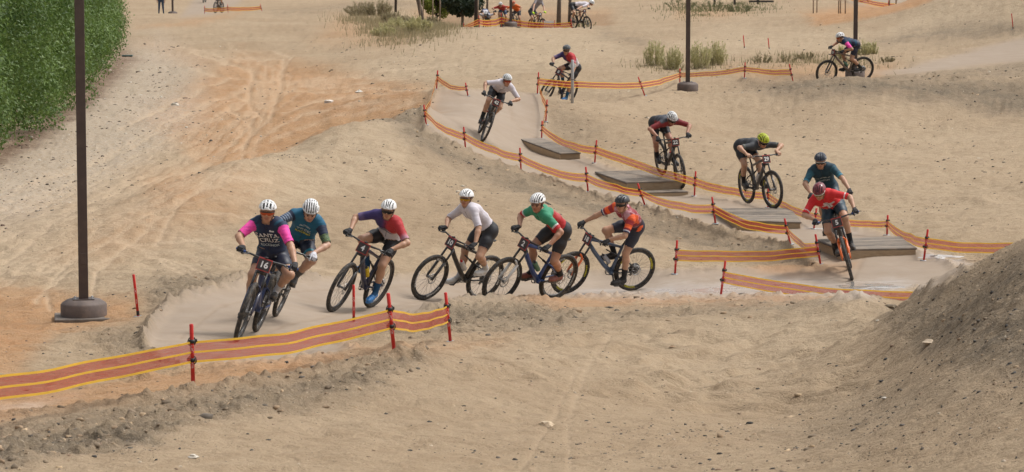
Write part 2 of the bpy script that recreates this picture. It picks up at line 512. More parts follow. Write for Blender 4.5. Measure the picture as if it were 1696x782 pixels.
# tyre ruts
rut = np.zeros_like(trk)
for line, w, y0, y1 in [
   ([(945,782),(940,700),(960,640),(985,590),(1010,560)], 6, 19, 36),([(860,782),(900,720),(930,660),(960,610)], 4, 19, 36),
   ([(205,420),(130,445),(75,480),(85,520)], 4, 36, 55),([(340,395),(180,400),(80,450),(0,470)], 4, 36, 60),([(0,440),(120,350),(260,300),(350,270)], 5, 40, 70),
   ([(420,520),(340,470),(230,410),(160,380)], 4, 36, 56),([(410,500),(320,450),(200,390)], 3, 36, 56),
   ([(400,95),(470,100),(465,140),(445,200),(420,222)], 4, -1, 125),([(330,90),(420,118),(410,170),(440,200)], 4, -1, 125),([(455,88),(485,96),(460,120),(470,145)], 3, 70, 130),
   ([(200,215),(300,165),(390,125)], 4, -1, 130),([(700,152),(560,144),(450,140),(330,120)], 3, 78, 125),([(700,160),(560,152),(440,150)], 3, 78, 125),
   ([(760,104),(640,118),(560,130)], 3, 84, 120),
   ([(60,500),(110,440),(240,360),(330,310)], 4, 40, 62),([(150,500),(160,450),(230,390),(300,330)], 4, 40, 62),([(0,400),(100,360),(230,300),(330,250)], 5, 46, 80),([(430,430),(330,400),(200,360)], 4, 42, 62),
   ([(300,430),(380,470),(430,480)], 4, 38, 52),([(450,300),(360,290),(300,330),(260,400)], 5, 44, 66),([(380,180),(420,210),(400,250)], 5, -1, 90),([(470,190),(520,170),(600,160)], 4, 70, 100),
   ([(640,470),(520,440),(420,425)], 4, 44, 60),([(700,165),(600,172),(500,190),(420,235)], 4, -1, 100),([(690,170),(560,190),(450,230)], 3, -1, 100)]:
    d = pdist(line, False) + _jf * 2
    rut = np.maximum(rut, np.exp(-(d / w) ** 2) * yr(y0, y1))

# many faint tracks sweeping over the flat ground on the left
fine = np.zeros_like(trk)
_gA = np.array([(-80, 480), (110, 390), (250, 330), (345, 275), (415, 215), (445, 165), (430, 112), (330, 84)], float)
_gB = np.array([(-80, 330), (60, 300), (200, 245), (300, 195), (385, 155), (470, 132), (570, 142), (705, 152)], float)
_gC = np.array([(-60, 520), (60, 470), (120, 430), (190, 410), (280, 405), (350, 420), (420, 440), (520, 455)], float)
_fr = np.random.RandomState(21)
_left = (GA.ravel() < 760) & (_gy > 36) & (_gy < 130)
for k in range(34):
    u = _fr.rand() * 1.25 - .12
    g0, g1 = (_gA, _gB) if k < 24 else (_gA, _gC)
    ln = g0 * (1 - u) + g1 * u + np.cumsum(_fr.randn(8, 2) * (6, 3), 0)
    dd = pdist([tuple(q) for q in ln], False)
    fine = np.maximum(fine, np.exp(-((dd + _jf * 1.2) / (1.6 + 1.6 * _fr.rand())) ** 2) * (.4 + .6 * _fr.rand()))
fine *= _left & (behind | (_gy < 60))
# tyre marks pressed into the packed track (colour of the scuffed surface)
tym = np.zeros_like(trk)
for line, w in [([(400,566),(470,540),(560,520),(700,498),(900,485),(1050,488),(1250,482),(1412,465),(1430,430)], 3.5), ([(330,600),(400,575),(520,545),(620,520),(760,490),(950,478),(1150,474)], 3.5), ([(440,610),(520,575),(600,548),(700,512)], 3),
   ([(810,160),(800,200),(800,235),(860,265),(960,300)], 3), ([(840,160),(850,200),(900,240),(960,275)], 2.5), ([(300,560),(360,510),(450,485),(600,478),(800,468)], 3), ([(480,600),(560,560),(640,530)], 2.5)]:
    tym = np.maximum(tym, np.exp(-((pdist(line, False) + _jf * 3) / w) ** 2) * yr(27, 82))
rut = np.maximum(rut, 0)
# relief on top of the broad shape
rough_zone = 1 - 0.94 * trk
far = np.clip(_gy / 40, .6, 2.2)
z = _z + rough_zone * (0.06 * fbm(_gx * 0.30, _gy * 0.30, 2) * np.clip(_gy / 45, .6, 2) + 0.026 * _j + 0.016 * _jf)
cl = fbm(_gx * 5.5, _gy * 5.5, 3)
rdg = 1 - np.abs(fbm(_gx * 1.7 + 31, _gy * 1.7 - 12, 4))
z += dk * (0.05 * np.abs(cl) + 0.06 * np.maximum(fbm(_gx * 2.2 + 40, _gy * 2.2, 3), 0) - .03) * np.clip(_gy / 30, .45, 1.6)
z += dk * (GA.ravel() < 1150) * (_gy < 46) * (0.06 * np.abs(cl) + .035 * np.maximum(_jf, 0))
z += rough_zone * 0.009 * cl * far
z += rough_zone * (1 - gry) * 0.016 * (rdg - .6) * far
z += gry * (1 - trk) * 0.045 * np.abs(cl)
z -= rut * rough_zone * 0.02 * far - fine * (1 - trk) * .012 * far * 0
z -= fine * (1 - trk) * .018 * far
lipm = np.zeros_like(trk)
for line, w, y0, y1, hgt in [([(236,575),(250,540),(280,508),(330,486),(420,468),(520,461)], 10, 33, 46, .08), ([(-60,702),(0,692),(160,674),(318,649),(500,624),(640,600),(700,588)], 8, 22, 33, .07),
   ([(700,517),(760,506),(860,500),(1000,496),(1195,497),(1290,496)], 5, 38, 47, .05), ([(700,170),(706,222),(771,256),(863,291),(973,323),(1062,346),(1184,383),(1300,408),(1352,444)], 5, 46, 74, .10), ([(1230,139),(1400,123),(1600,127),(1720,138)], 4, 84, 89, .10)]:
    g_ = np.exp(-((pdist(line, False) + wob * .7) / w) ** 2) * yr(y0, y1)
    z += g_ * hgt * (.55 + .9 * np.abs(cl) + .5 * np.maximum(_jf, 0)); lipm = np.maximum(lipm, g_)
dk = np.maximum(dk, lipm * .45 * (1 - .5 * trk))
z += trk * 0.010 * _j - tym * trk * .010
# crumbled edge along the built track
edge = np.clip(trk * (1 - trk) * 4, 0, 1)
z += edge * yr(22, 82) * (0.03 + 0.05 * np.abs(cl))
GZ = z.reshape(NQ, NA).copy()
# scuffs and foot marks in the loose sand
_rs = np.random.RandomState(5)
_da = (A1 - A0) / (NC - 1); _dq = (Q0 - Q1) / (NQ - 1)
_trk2 = trk.reshape(NQ, NA)
for _ in range(2000):
    q = 250 + (1000 - 250) * _rs.rand(); Yc = 27000 / q; ac = -100 + 1900 * _rs.rand()
    j0, i0 = int((Q0 - q) / _dq), NX + int((ac - A0) / _da)
    if _trk2[j0, i0] > .2: continue
    r = (.10 + .16 * _rs.rand() ** 2) * (1 + Yc / 70); an = _rs.rand() * np.pi; el = 1 + 1.4 * _rs.rand()
    wi = int(r * 2.4 * el / (Yc / FPX) / _da) + 2; wj = int(r * 2.4 * el * q / Yc / _dq) + 2
    js, is_ = slice(max(j0 - wj, 0), j0 + wj), slice(max(i0 - wi, 0), i0 + wi)
    dx = GX[js, is_] - (ac - CXP) / FPX * Yc; dy = GY[js, is_] - Yc
    u = (dx * np.cos(an) + dy * np.sin(an)) / (r * el); v = (-dx * np.sin(an) + dy * np.cos(an)) / r
    d2 = u * u + v * v
    GZ[js, is_] += (-np.exp(-d2 * 1.6) + .75 * np.exp(-((np.sqrt(d2) - 1.25) / .38) ** 2) * (v > 0)) * (.008 + .022 * _rs.rand() ** 2) * (1 + Yc / 90)
z = GZ.ravel()
pale = np.zeros_like(trk)
for poly, w, y0, y1, amt in [
   ([(280,296),(400,262),(560,215),(640,190),(700,175),(700,230),(640,300),(500,330),(380,345),(300,320)], 6, 46, 73, 0.85),
   ([(560,118),(690,72),(760,53),(850,45),(1000,55),(1050,90),(900,120),(720,140),(620,140)], 7, 78, 152, 0.8),
   ([(1090,80),(1200,40),(1440,50),(1430,84),(1200,98)], 7, 100, 150, 0.7),
   ([(1436,66),(1560,0),(1720,-80),(1900,-80),(1900,30),(1700,40),(1560,55)], 5, 110, 150, 0.9),
   ([(1150,300),(1300,200),(1700,190),(1760,390),(1500,385),(1300,335)], 25, 48, 84, 0.45),
   ([(-100,470),(60,360),(260,340),(430,380),(430,450),(300,462),(100,480)], 20, 38, 64, 0.75),
   ([(1050,560),(1250,510),(1430,500),(1380,620),(1150,660)], 25, 20, 44, 0.45)]:
    pale = np.maximum(pale, soft(pdist(poly) + wob * 1.2, w) * yr(y0, y1) * amt)
mul_ = np.zeros_like(trk)
mul_ = soft(pdist([(-200,330),(-40,262),(60,205),(130,150),(205,82),(222,100),(150,178),(80,232),(0,278),(-200,360)]) + wob * 1.6, 8) * yr(55, 150)


_ia = np.arange(NA, dtype=float)
def ground(X, Y):
    a = X / Y * FPX + CXP
    q = 27000.0 / Y
    fi = float(np.interp(a, _a, _ia)); fj = (q - Q0) / (Q1 - Q0) * (NQ - 1)
    fi = min(max(fi, 0), NA - 1.001); fj = min(max(fj, 0), NQ - 1.001)
    i, j = int(fi), int(fj); u, v = fi - i, fj - j
    return float((GZ[j, i] * (1 - u) + GZ[j, i + 1] * u) * (1 - v) + (GZ[j + 1, i] * (1 - u) + GZ[j + 1, i + 1] * u) * v)
def on_ground(px, Y, dz=0.0):
    f = Y
    X = (px - CXP) / FPX * Y * 1.0
    for _ in range(4):
        zz = ground(X, Y)
        f = Y * CP - (zz - CAMZ) * SP
        X = (px - CXP) * f / FPX
    return Vector((X, Y, ground(X, Y) + dz))
def hit(px, py, lo=16.0, hi=420.0):
    """where the line of sight through a pixel meets the ground"""
    Y = lo
    prev = None
    while Y < hi:
        p = pix(px, py, Y)
        d = p.z - ground(p.x, p.y)
        if d <= 0 and prev is not None:
            a, b = prev, Y
            for _ in range(20):
                m = 0.5 * (a + b); p = pix(px, py, m)
                if p.z - ground(p.x, p.y) > 0: a = m
                else: b = m
            return pix(px, py, b)
        prev = Y
        Y *= 1.006
    return pix(px, py, hi)

def ground_material():
    m, nt, b = nmat('dry_earth')
    N, L = nt.nodes, nt.links
    at = N.new('ShaderNodeAttribute'); at.attribute_name = 'Col'
    at2 = N.new('ShaderNodeAttribute'); at2.attribute_name = 'Col2'
    s1 = N.new('ShaderNodeSeparateColor'); L.new(at.outputs['Color'], s1.inputs[0])
    s2 = N.new('ShaderNodeSeparateColor'); L.new(at2.outputs['Color'], s2.inputs[0])
    geo = N.new('ShaderNodeNewGeometry')
    pos = geo.outputs['Position']
    def noise(scale, detail=5, rough=0.6, vec=None, dist=0.0):
        n = N.new('ShaderNodeTexNoise'); n.inputs['Scale'].default_value = scale; n.inputs['Detail'].default_value = detail
        n.inputs['Roughness'].default_value = rough; n.inputs['Distortion'].default_value = dist
        L.new(vec if vec is not None else pos, n.inputs['Vector']); return n.outputs[0]
    def mr(src, a, b_, c=0.0, d=1.0):
        r = N.new('ShaderNodeMapRange'); r.inputs[1].default_value = a; r.inputs[2].default_value = b_
        r.inputs[3].default_value = c; r.inputs[4].default_value = d; L.new(src, r.inputs[0]); return r.outputs[0]
    def mix(f, c1, c2, mode='MIX'):
        x = N.new('ShaderNodeMixRGB'); x.blend_type = mode
        for i, v in ((0, f), (1, c1), (2, c2)):
            if isinstance(v, tuple): x.inputs[i].default_value = (*v, 1) if len(v) == 3 else v
            elif isinstance(v, (int, float)): x.inputs[i].default_value = v
            else: L.new(v, x.inputs[i])
        return x.outputs[0]
    def mul(a, b_):
        x = N.new('ShaderNodeMath'); x.operation = 'MULTIPLY'
        for i, v in ((0, a), (1, b_)):
            if isinstance(v, (int, float)): x.inputs[i].default_value = v
            else: L.new(v, x.inputs[i])
        return x.outputs[0]
    def addn(a, b_):
        x = N.new('ShaderNodeMath'); x.operation = 'ADD'
        for i, v in ((0, a), (1, b_)):
            if isinstance(v, (int, float)): x.inputs[i].default_value = v
            else: L.new(v, x.inputs[i])
        return x.outputs[0]
    nb = noise(0.16, 4); nm = noise(1.3, 6, 0.65); nf = noise(9, 6, 0.72); ng = noise(42, 3, 0.7); nh = noise(3.2, 6, 0.7, None, 0.5)
    sand = mix(mr(nb, .35, .65, 0, .6), SAND_A, SAND_B)
    sand = mix(at2.outputs['Alpha'], sand, SAND_B)
    sand = mix(mr(nh, .46, .68, 0, .5), sand, SAND_C)
    trackc = mix(mr(nm, .3, .7), TRACK_A, TRACK_B)
    c = mix(s1.outputs[0], sand, trackc)
    c = mix(mul(s1.outputs[1], mr(nh, .3, .6, .65, 1)), c, mix(mr(nm, .3, .7), ORANGE_A, ORANGE_B))
    c = mix(mul(s2.outputs[0], mr(nf, .36, .6, .1, .9)), c, GREY_A)
    c = mix(mul(s2.outputs[0], mr(nf, .58, .68, .0, .7)), c, (0.16, 0.115, 0.085))
    c = mix(mul(s2.outputs[1], .65), c, RUT_A)
    dark = mix(mr(nf, .40, .60), DARK_A, DARK_B)
    dmask = mul(s1.outputs[2], mr(addn(nm, mul(nf, .6)), .55, .95, .55, 1.1))
    c = mix(dmask, c, dark)
    c = mix(mul(at.outputs['Alpha'], mr(nf, .35, .6, .25, 1.0)), c, (0.105, 0.052, 0.032))
    loose = mr(s1.outputs[0], 0, 1, 1, .22)
    c = mix(mul(mr(nf, .56, .70), mul(loose, .22)), c, (0.22, 0.15, 0.095))
    c = mix(mul(mr(ng, .60, .70), mul(loose, .38)), c, (0.10, 0.08, 0.06))
    c = mix(mul(mr(ng, .40, .32), mul(loose, .4)), c, (0.64, 0.53, 0.40))
    at3 = N.new('ShaderNodeAttribute'); at3.attribute_name = 'Col3'
    s3 = N.new('ShaderNodeSeparateColor'); L.new(at3.outputs['Color'], s3.inputs[0])
    c = mix(mul(s3.outputs[0], mr(nf, .35, .6, .15, .6)), c, (0.27, 0.20, 0.14))
    c = mix(mul(s1.outputs[0], mr(nh, .45, .7, 0, .35)), c, (0.30, 0.225, 0.155))
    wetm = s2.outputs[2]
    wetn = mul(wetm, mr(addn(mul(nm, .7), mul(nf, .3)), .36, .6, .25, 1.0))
    cw = mix(.75, c, (0.43, 0.375, 0.335))  # pale silt tone, also painting in the sky's sheen on the wet ground
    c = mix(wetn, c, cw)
    L.new(c, b.inputs['Base Color'])
    L.new(mr(wetn, .10, .75, .92, .10), b.inputs['Roughness'])
    L.new(mr(wetn, .1, .8, .10, .9), b.inputs['Specular IOR Level'])
    hgt = addn(addn(mul(nf, .8), mul(nh, 1.6)), addn(mul(ng, .22), mul(nm, .6)))
    bp = N.new('ShaderNodeBump'); bp.inputs['Distance'].default_value = 0.045
    st = mr(s1.outputs[0], 0, 1, 1.0, .10)
    L.new(mul(mr(wetn, 0, .8, 1, .08), st), bp.inputs['Strength'])
    L.new(hgt, bp.inputs['Height']); L.new(bp.outputs[0], b.inputs['Normal'])
    return m
SAND_A, SAND_B, SAND_C = (0.345, 0.256, 0.166), (0.43, 0.335, 0.228), (0.250, 0.176, 0.107)
TRACK_A, TRACK_B = (0.30, 0.238, 0.182), (0.355, 0.288, 0.226)
ORANGE_A, ORANGE_B = (0.385, 0.205, 0.098), (0.44, 0.265, 0.14)
DARK_A, DARK_B = (0.095, 0.082, 0.066), (0.215, 0.168, 0.115)
GREY_A = (0.46, 0.395, 0.32)
RUT_A = (0.54, 0.415, 0.29)
EARTH = ground_material()

def build_ground():
    V = np.stack([_gx, _gy, z], -1)
    jj, ii = np.meshgrid(np.arange(NQ - 1), np.arange(NA - 1), indexing='ij')
    a = (jj * NA + ii).ravel()
    F = np.stack([a, a + 1, a + NA + 1, a + NA], -1)
    tm = trk[F].mean(1) > 0.5
    for name, sel in (('ground', ~tm), ('dirt_track', tm)):
        f = F[sel]
        used, inv = np.unique(f, return_inverse=True)
        me = npmesh(name, V[used], inv.reshape(f.shape))
        vcol(me, np.stack([trk, org, dk, mul_], -1)[used], 'Col')
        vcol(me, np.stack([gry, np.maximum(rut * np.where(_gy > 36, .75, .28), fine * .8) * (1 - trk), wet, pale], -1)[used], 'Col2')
        vcol(me, np.stack([tym * trk, trk * 0, trk * 0], -1)[used], 'Col3')
        me.materials.append(EARTH)
        o = inst(name, me); tag(o, kind='structure')
build_ground()
# the plain beyond and around, a little lower than the modelled ground
def build_plain():
    mb = MB()
    n = 48
    R = [(0, -6.0), (30, -6.0), (200, -6.0), (430, -3.5), (1500, -3.0), (4000, -3.0)]
    vs = [(0, 0, -6)]; fs = []
    for r, zz in R[1:]:
        for k in range(n):
            t = 2 * math.pi * k / n
            vs.append((r * math.cos(t), r * math.sin(t), zz))
    for k in range(n):
        fs.append((0, 1 + k, 1 + (k + 1) % n))
    for i in range(len(R) - 2):
        for k in range(n):
            k2 = (k + 1) % n
            fs.append((1 + i * n + k, 1 + (i + 1) * n + k, 1 + (i + 1) * n + k2, 1 + i * n + k2))
    mb.add(vs, fs)
    me = mb.mesh('terrain')
    vcol(me, np.zeros((len(me.vertices), 4)), 'Col'); vcol(me, np.zeros((len(me.vertices), 4)), 'Col2')
    o = inst('terrain', me, mats=EARTH); tag(o, kind='structure')
build_plain()
ZINC = mat('zinc_plate', (0.30, 0.32, 0.34), rough=0.45, metal=0.6, dirt=0.5)
# ------------------------------------------------------------------ lamp posts
BRONZE = mat('bronze_paint', (0.068, 0.047, 0.041), rough=0.45, var=0.12, scale=3, bump=0.05, dirt=0.12)
CONC = mat('lamp_plinth_paint', (0.12, 0.092, 0.082), rough=0.7, var=0.2, scale=5, bump=0.3, bscale=30, dirt=0.25)
SLAB = mat('grey_concrete', (0.13, 0.11, 0.095), rough=0.85, var=0.2, scale=6, bump=0.3, bscale=30, dirt=0.4)
def lamp_post(px, Y, label, h=7.0, slab=True, sink=0.0, rot=0.0):
    p = on_ground(px, Y)
    root = empty('lamp_post', Matrix.Translation(p) @ Matrix.Rotation(rot, 4, 'Z'))
    tag(root, label, 'lamp post', 'lamp posts along the course')
    b = MB(); b.lathe([(0.285, -0.3), (0.30, 0.02), (0.30, 0.18), (0.285, 0.20), (0.215, 0.245), (0.0, 0.25)], 24, cap=False)
    inst('plinth', b.mesh('plinth'), root, CONC)
    if slab:
        b = MB(); b.box((0.02, 0, -0.10), (0.40, 0.36, 0.13), bev=0.015)
        inst('footing', b.mesh('footing'), root, SLAB)
    b = MB()
    s = 0.062
    b.box((0, 0, h / 2 + 0.24), (s, s, h / 2), bev=0.008)
    inst('pole', b.mesh('pole'), root, BRONZE)
    b = MB(); b.box((0, -s - .004, .78), (.038, .005, .075), bev=.003); inst('access_plate', b.mesh('access_plate'), root, BRONZE)
    for bx, by in ((-1, -1), (1, -1), (-1, 1), (1, 1)):
        b = MB(); b.lathe([(0, 0), (.014, 0), (.014, .02), (.008, .03), (0, .03)], 8, mat=Matrix.Translation((bx * .11, by * .11, .243)), cap=False); inst('bolt', b.mesh('bolt'), root, ZINC)
    b = MB(); b.box((0, 0, .252), (.14, .14, .006), bev=.003); inst('base_flange', b.mesh('base_flange'), root, BRONZE)
    b = MB(); b.box((0.35, 0, h + 0.28), (0.45, 0.16, 0.05), bev=0.02)
    inst('lamp_head', b.mesh('lamp_head'), root, BRONZE)
    return root
lamp_post(139, 39.0, 'dark brown square lamp post on round plinth, nearest the camera at the left', rot=0.15)
lamp_post(1139, 86.0, 'dark brown lamp post beside the sage bushes above the jump line', slab=False)
lamp_post(1416, 92.0, 'dark brown lamp post right behind the rider in pink sleeves', slab=False)
lamp_post(846, 138.5, 'distant brown lamp post on the crest among the far riders')
lamp_post(286, 196.0, 'smallest, farthest lamp post beside the standing person in jeans')

# ------------------------------------------------------------------ course posts
RED = mat('red_post_plastic', (0.62, 0.022, 0.018), rough=0.4, var=0.1, scale=12, dirt=0.10)
BLK = mat('black_plastic', (0.015, 0.015, 0.016), rough=0.5, var=0.2, scale=20, dirt=0.10)
WHITE = mat('white_print', (0.75, 0.74, 0.72), rough=0.6)
YEL = mat('yellow_tape_webbing', (0.86, 0.52, 0.05), rough=0.6, var=0.10, scale=4, dirt=0.06)
def see_through(m, fac):
    """thin cloth lets light through from behind"""
    N, L = m.node_tree.nodes, m.node_tree.links
    b = N['Principled BSDF']; src = b.inputs['Base Color'].links[0].from_socket
    tr = N.new('ShaderNodeBsdfTranslucent'); L.new(src, tr.inputs[0])
    ms = N.new('ShaderNodeMixShader'); ms.inputs[0].default_value = fac
    al = b.inputs['Alpha'].links
    L.new(b.outputs[0], ms.inputs[1])
    if al:
        tp = N.new('ShaderNodeBsdfTransparent'); m2 = N.new('ShaderNodeMixShader')
        L.new(al[0].from_socket, m2.inputs[0]); L.new(tp.outputs[0], m2.inputs[1]); L.new(tr.outputs[0], m2.inputs[2]); L.new(m2.outputs[0], ms.inputs[2])
    else:
        L.new(tr.outputs[0], ms.inputs[2])
    L.new(ms.outputs[0], N['Material Output'].inputs[0])
see_through(YEL, .35)

def post_meshes():
    me = {}
    b = MB(); b.lathe([(0.0, 0.0), (0.0175, 0.0), (0.0175, 0.545), (0.015, 0.55), (0, 0.55)], 12, cap=False); me['pole'] = b.mesh('pole')
    b = MB(); b.lathe([(0.0, -0.02), (0.065, -0.02), (0.065, 0.004), (0.05, 0.008), (0.0, 0.01)], 14, cap=False); me['plate'] = b.mesh('base_plate')
    b = MB(); b.lathe([(0.0, -0.016), (0.026, -0.016), (0.028, 0.0), (0.026, 0.016), (0.0, 0.016)], 12, cap=False)
    b.ring((0.0, 0, 0.0), 0.038, 0.005, 16, 6)
    b.box((0.036, 0, 0.004), (0.012, 0.010, 0.014), bev=0.003)
    me['clip'] = b.mesh('clip')
    b = MB(); b.lathe([(0.0195, 0.0), (0.0195, 0.055)], 12, cap=False); me['cuff'] = b.mesh('cuff')
    # lettering that reads down the pole, wrapped round it
    for k, s_, sz, zc in (('letters', 'UCI', 0.036, 0.33), ('letters2', 'MTB', 0.022, 0.20)):
        t = text_mesh(s_, sz)
        V = np.array([v.co[:] for v in t.vertices]); F = [tuple(p.vertices) for p in t.polygons]
        ang = V[:, 1] / 0.0183
        W = np.stack([0.0183 * np.sin(ang), -0.0183 * np.cos(ang), -V[:, 0] * 1.3 + zc], -1)
        me[k] = npmesh('lettering', W, F, False)
    return me
PM = post_meshes()
POSTS = {}
def course_post(key, tx, ty, bx, by, Y, label, group='red course marker posts', clips=(0.40, 0.24), letters=True, H=0.55, ground_it=True):
    """post with base at pixel (bx, by), top at (tx, ty)"""
    base = on_ground(bx, Y) if ground_it else pix(bx, by, Y)
    f = base.y * CP - (base.z - CAMZ) * SP
    top = base + Vector(((tx - bx) * f / FPX, 0, 0))
    hh = max(0.2, (by - ty) * f / FPX)
    top.z = base.z + hh
    d = (top - base)
    ln = d.length
    q = Vector((0, 0, 1)).rotation_difference(d.normalized())
    M = Matrix.Translation(base) @ q.to_matrix().to_4x4() @ Matrix.Scale(ln / 0.55, 4, (0, 0, 1)) if abs(ln / 0.55 - 1) > 0.03 else Matrix.Translation(base) @ q.to_matrix().to_4x4()
    root = empty('course_post', M)
    tag(root, label, 'post', group)
    inst('pole', PM['pole'], root, RED)
    inst('base_plate', PM['plate'], root, ZINC)
    if clips:
        for i, c in enumerate(clips):
            inst('clip', PM['clip'], root, BLK, Matrix.Translation((0, 0, c)) @ Matrix.Rotation(0.6 + 2.2 * i, 4, 'Z'))
    else:
        inst('cuff', PM['cuff'], root, BLK, Matrix.Translation((0, 0, 0.02)))
    if letters:
        inst('lettering', PM['letters'], root, WHITE); inst('lettering', PM['letters2'], root, WHITE)
    POSTS[key] = M
    return root

course_post('P0', -165, 622, -168, 748, 22.2, 'red tape post just outside the left edge of the frame')
course_post('P1', 318, 535, 320, 644, 25.5, 'largest red post, upright, holding the nearest tape at left')
course_post('P2', 643, 491, 653, 591, 27.6, 'leaning red post joining the long and short nearest tapes')
course_post('P3', 738, 486, 746, 568, 33.0, 'leaning red post at the right end of the nearest tape')
course_post('S1', 586, 458, 586, 520, 38.6, 'bare red post standing in front of rider number 4', clips=None)
course_post('S2', 222, 453, 229, 523, 38.6, 'bare red post right of the nearest lamp post plinth', clips=None)
course_post('A', 725, 118, 723, 149, 77, 'red post at the top left corner of the upper track')
course_post('B', 771, 131, 775, 153, 76.5, 'red post ending the short tape above the upper track')
course_post('C', 702, 187, 706, 220, 67, 'red post at the left bend of the upper tape')
course_post('D', 768, 218, 771, 254, 65, 'red post below left of rider number 42')
course_post('E', 861, 250, 863, 288, 63, 'red post in front of the smallest wooden ramp')
course_post('F', 970, 280, 974, 321, 60.3, 'red post at the left corner of the double step ramp')
course_post('G', 1056, 314, 1068, 350, 57.8, 'red post just behind the rider in orange and red', letters=False)
course_post('H', 1179, 337, 1185, 381, 55, 'red post below the left end of the curved wooden ramp')
course_post('I', 1299, 361, 1309, 404, 53, 'red post where the jump line tape drops to the lower turn')
course_post('J', 1350, 391, 1359, 441, 49.8, 'leaning red post left of the rider number 5 front wheel')
course_post('K', 1121, 400, 1118, 455, 48.6, 'red post at the left end of the lower middle tape')
course_post('V', 1201, 437, 1194, 494, 46.0, 'red post at the left end of the tape in front of the wet ground')
course_post('W', 1584, 441, 1584, 505, 43.0, 'red post tip showing above the dark mound', clips=(0.30, 0.14))
course_post('L', 892, 120, 890, 156, 78.8, 'red post left of the rider behind the white marker pole')
course_post('M', 906, 174, 904, 210, 75.5, 'red post midway on the right side of the upper track')
course_post('N', 898, 202, 897, 231, 73.4, 'red post behind the smallest wooden ramp')
course_post('O', 988, 234, 985, 272, 66.5, 'red post between the smallest and the double step ramp')
course_post('P', 1152, 288, 1150, 329, 61.2, 'red post right of the double step ramp')
course_post('P4', 1272, 322, 1272, 356, 58.5, 'red post behind the bike of the rider with yellow helmet', letters=False)
course_post('Q0', 1352, 352, 1348, 386, 54.8, 'red post behind the rider in dark teal kit', letters=False)
course_post('Q', 1470, 360, 1469, 393, 53.8, 'red post right of rider number 5 on the far tape')
course_post('R', 1536, 380, 1530, 432, 49.8, 'red post at the right corner of the lowest ramp')
course_post('R2', 1740, 392, 1740, 440, 48.5, 'red post just outside the right edge of the frame')
course_post('S', 1057, 125, 1068, 156, 83, 'strongly leaning red post left of the middle lamp post')
course_post('S3', 1126, 122, 1126, 147, 88, 'red post hidden behind the middle lamp post plinth')
course_post('T', 1234, 112, 1233, 138, 88, 'upright red post right of the middle lamp post')
course_post('U', 1307, 100, 1314, 132, 88.5, 'leaning red post at the right end of the far tape')
course_post('X1', 1231, 62, 1233, 83, 111, 'left of two bare red posts on the pale sand', clips=None, letters=False)
course_post('X2', 1272, 66, 1274, 84, 111, 'right of two bare red posts on the pale sand', clips=None, letters=False)
course_post('X3', 1675, 31, 1678, 57, 117, 'bare red post on the slope at top right', clips=None, letters=False)
course_post('T1', 793, 27, 794, 47, 136, 'far red post beside the crouching rider with white helmet', letters=False)
course_post('T2', 830, 20, 831, 44, 138.5, 'far red post left of the crest lamp post', letters=False)
course_post('T3', 945, 31, 948, 49, 138.5, 'far red post behind the rear wheel of the crest rider', letters=False)
course_post('T0', 768, 42, 768, 52, 141, 'far red post at the low left end of the crest tape', letters=False)
course_post('Y1', 339, 12, 339, 25, 190, 'left of three tiny red posts at the far left tape', letters=False)
course_post('Y2', 377, 8, 378, 22, 190, 'middle of three tiny red posts at the far left tape', letters=False)
course_post('Y3', 431, 3, 434, 15, 188, 'right leaning one of three tiny red posts at the far left tape', letters=False)
course_post('Z1', 1471, 1, 1472, 18, 172, 'tiny far red post beside the young tree stakes at top right', letters=False)
course_post('Z0', 1400, -8, 1400, 6, 210, 'tiny red post at the top frame edge beside the far right rider', letters=False)
course_post('Z2', 1560, 4, 1560, 22, 168, 'tiny far red post behind the top right mound', letters=False)

# ------------------------------------------------------------------ course tape
def tape_net():
    m, nt, b = nmat('red_tape_netting')
    N, L = nt.nodes, nt.links
    uv = N.new('ShaderNodeUVMap')
    sp = N.new('ShaderNodeSeparateXYZ'); L.new(uv.outputs[0], sp.inputs[0])
    wv = N.new('ShaderNodeMath'); wv.operation = 'MULTIPLY'; wv.inputs[1].default_value = 2 * math.pi * 22
    L.new(sp.outputs[1], wv.inputs[0])
    sn = N.new('ShaderNodeMath'); sn.operation = 'SINE'; L.new(wv.outputs[0], sn.inputs[0])
    no = N.new('ShaderNodeTexNoise'); no.inputs['Scale'].default_value = 9; no.inputs['Detail'].default_value = 5
    mp = N.new('ShaderNodeMapping'); mp.inputs['Scale'].default_value = (0.5, 8, 1); L.new(uv.outputs[0], mp.inputs[0]); L.new(mp.outputs[0], no.inputs['Vector'])
    ad = N.new('ShaderNodeMath'); ad.operation = 'MULTIPLY_ADD'; ad.inputs[1].default_value = 0.16; L.new(sn.outputs[0], ad.inputs[0])
    mr = N.new('ShaderNodeMapRange'); mr.inputs[1].default_value = 0.3; mr.inputs[2].default_value = 0.7; mr.inputs[3].default_value = 0.46; mr.inputs[4].default_value = 0.82
    L.new(no.outputs[0], mr.inputs[0]); L.new(mr.outputs[0], ad.inputs[2])
    L.new(ad.outputs[0], b.inputs['Alpha'])
    cm = N.new('ShaderNodeMixRGB'); cm.inputs[1].default_value = (0.46, 0.042, 0.028, 1); cm.inputs[2].default_value = (0.56, 0.10, 0.055, 1)
    L.new(no.outputs[0], cm.inputs[0]); L.new(cm.outputs[0], b.inputs['Base Color'])
    b.inputs['Roughness'].default_value = 0.75
    return m
NET = tape_net()
see_through(NET, .4)
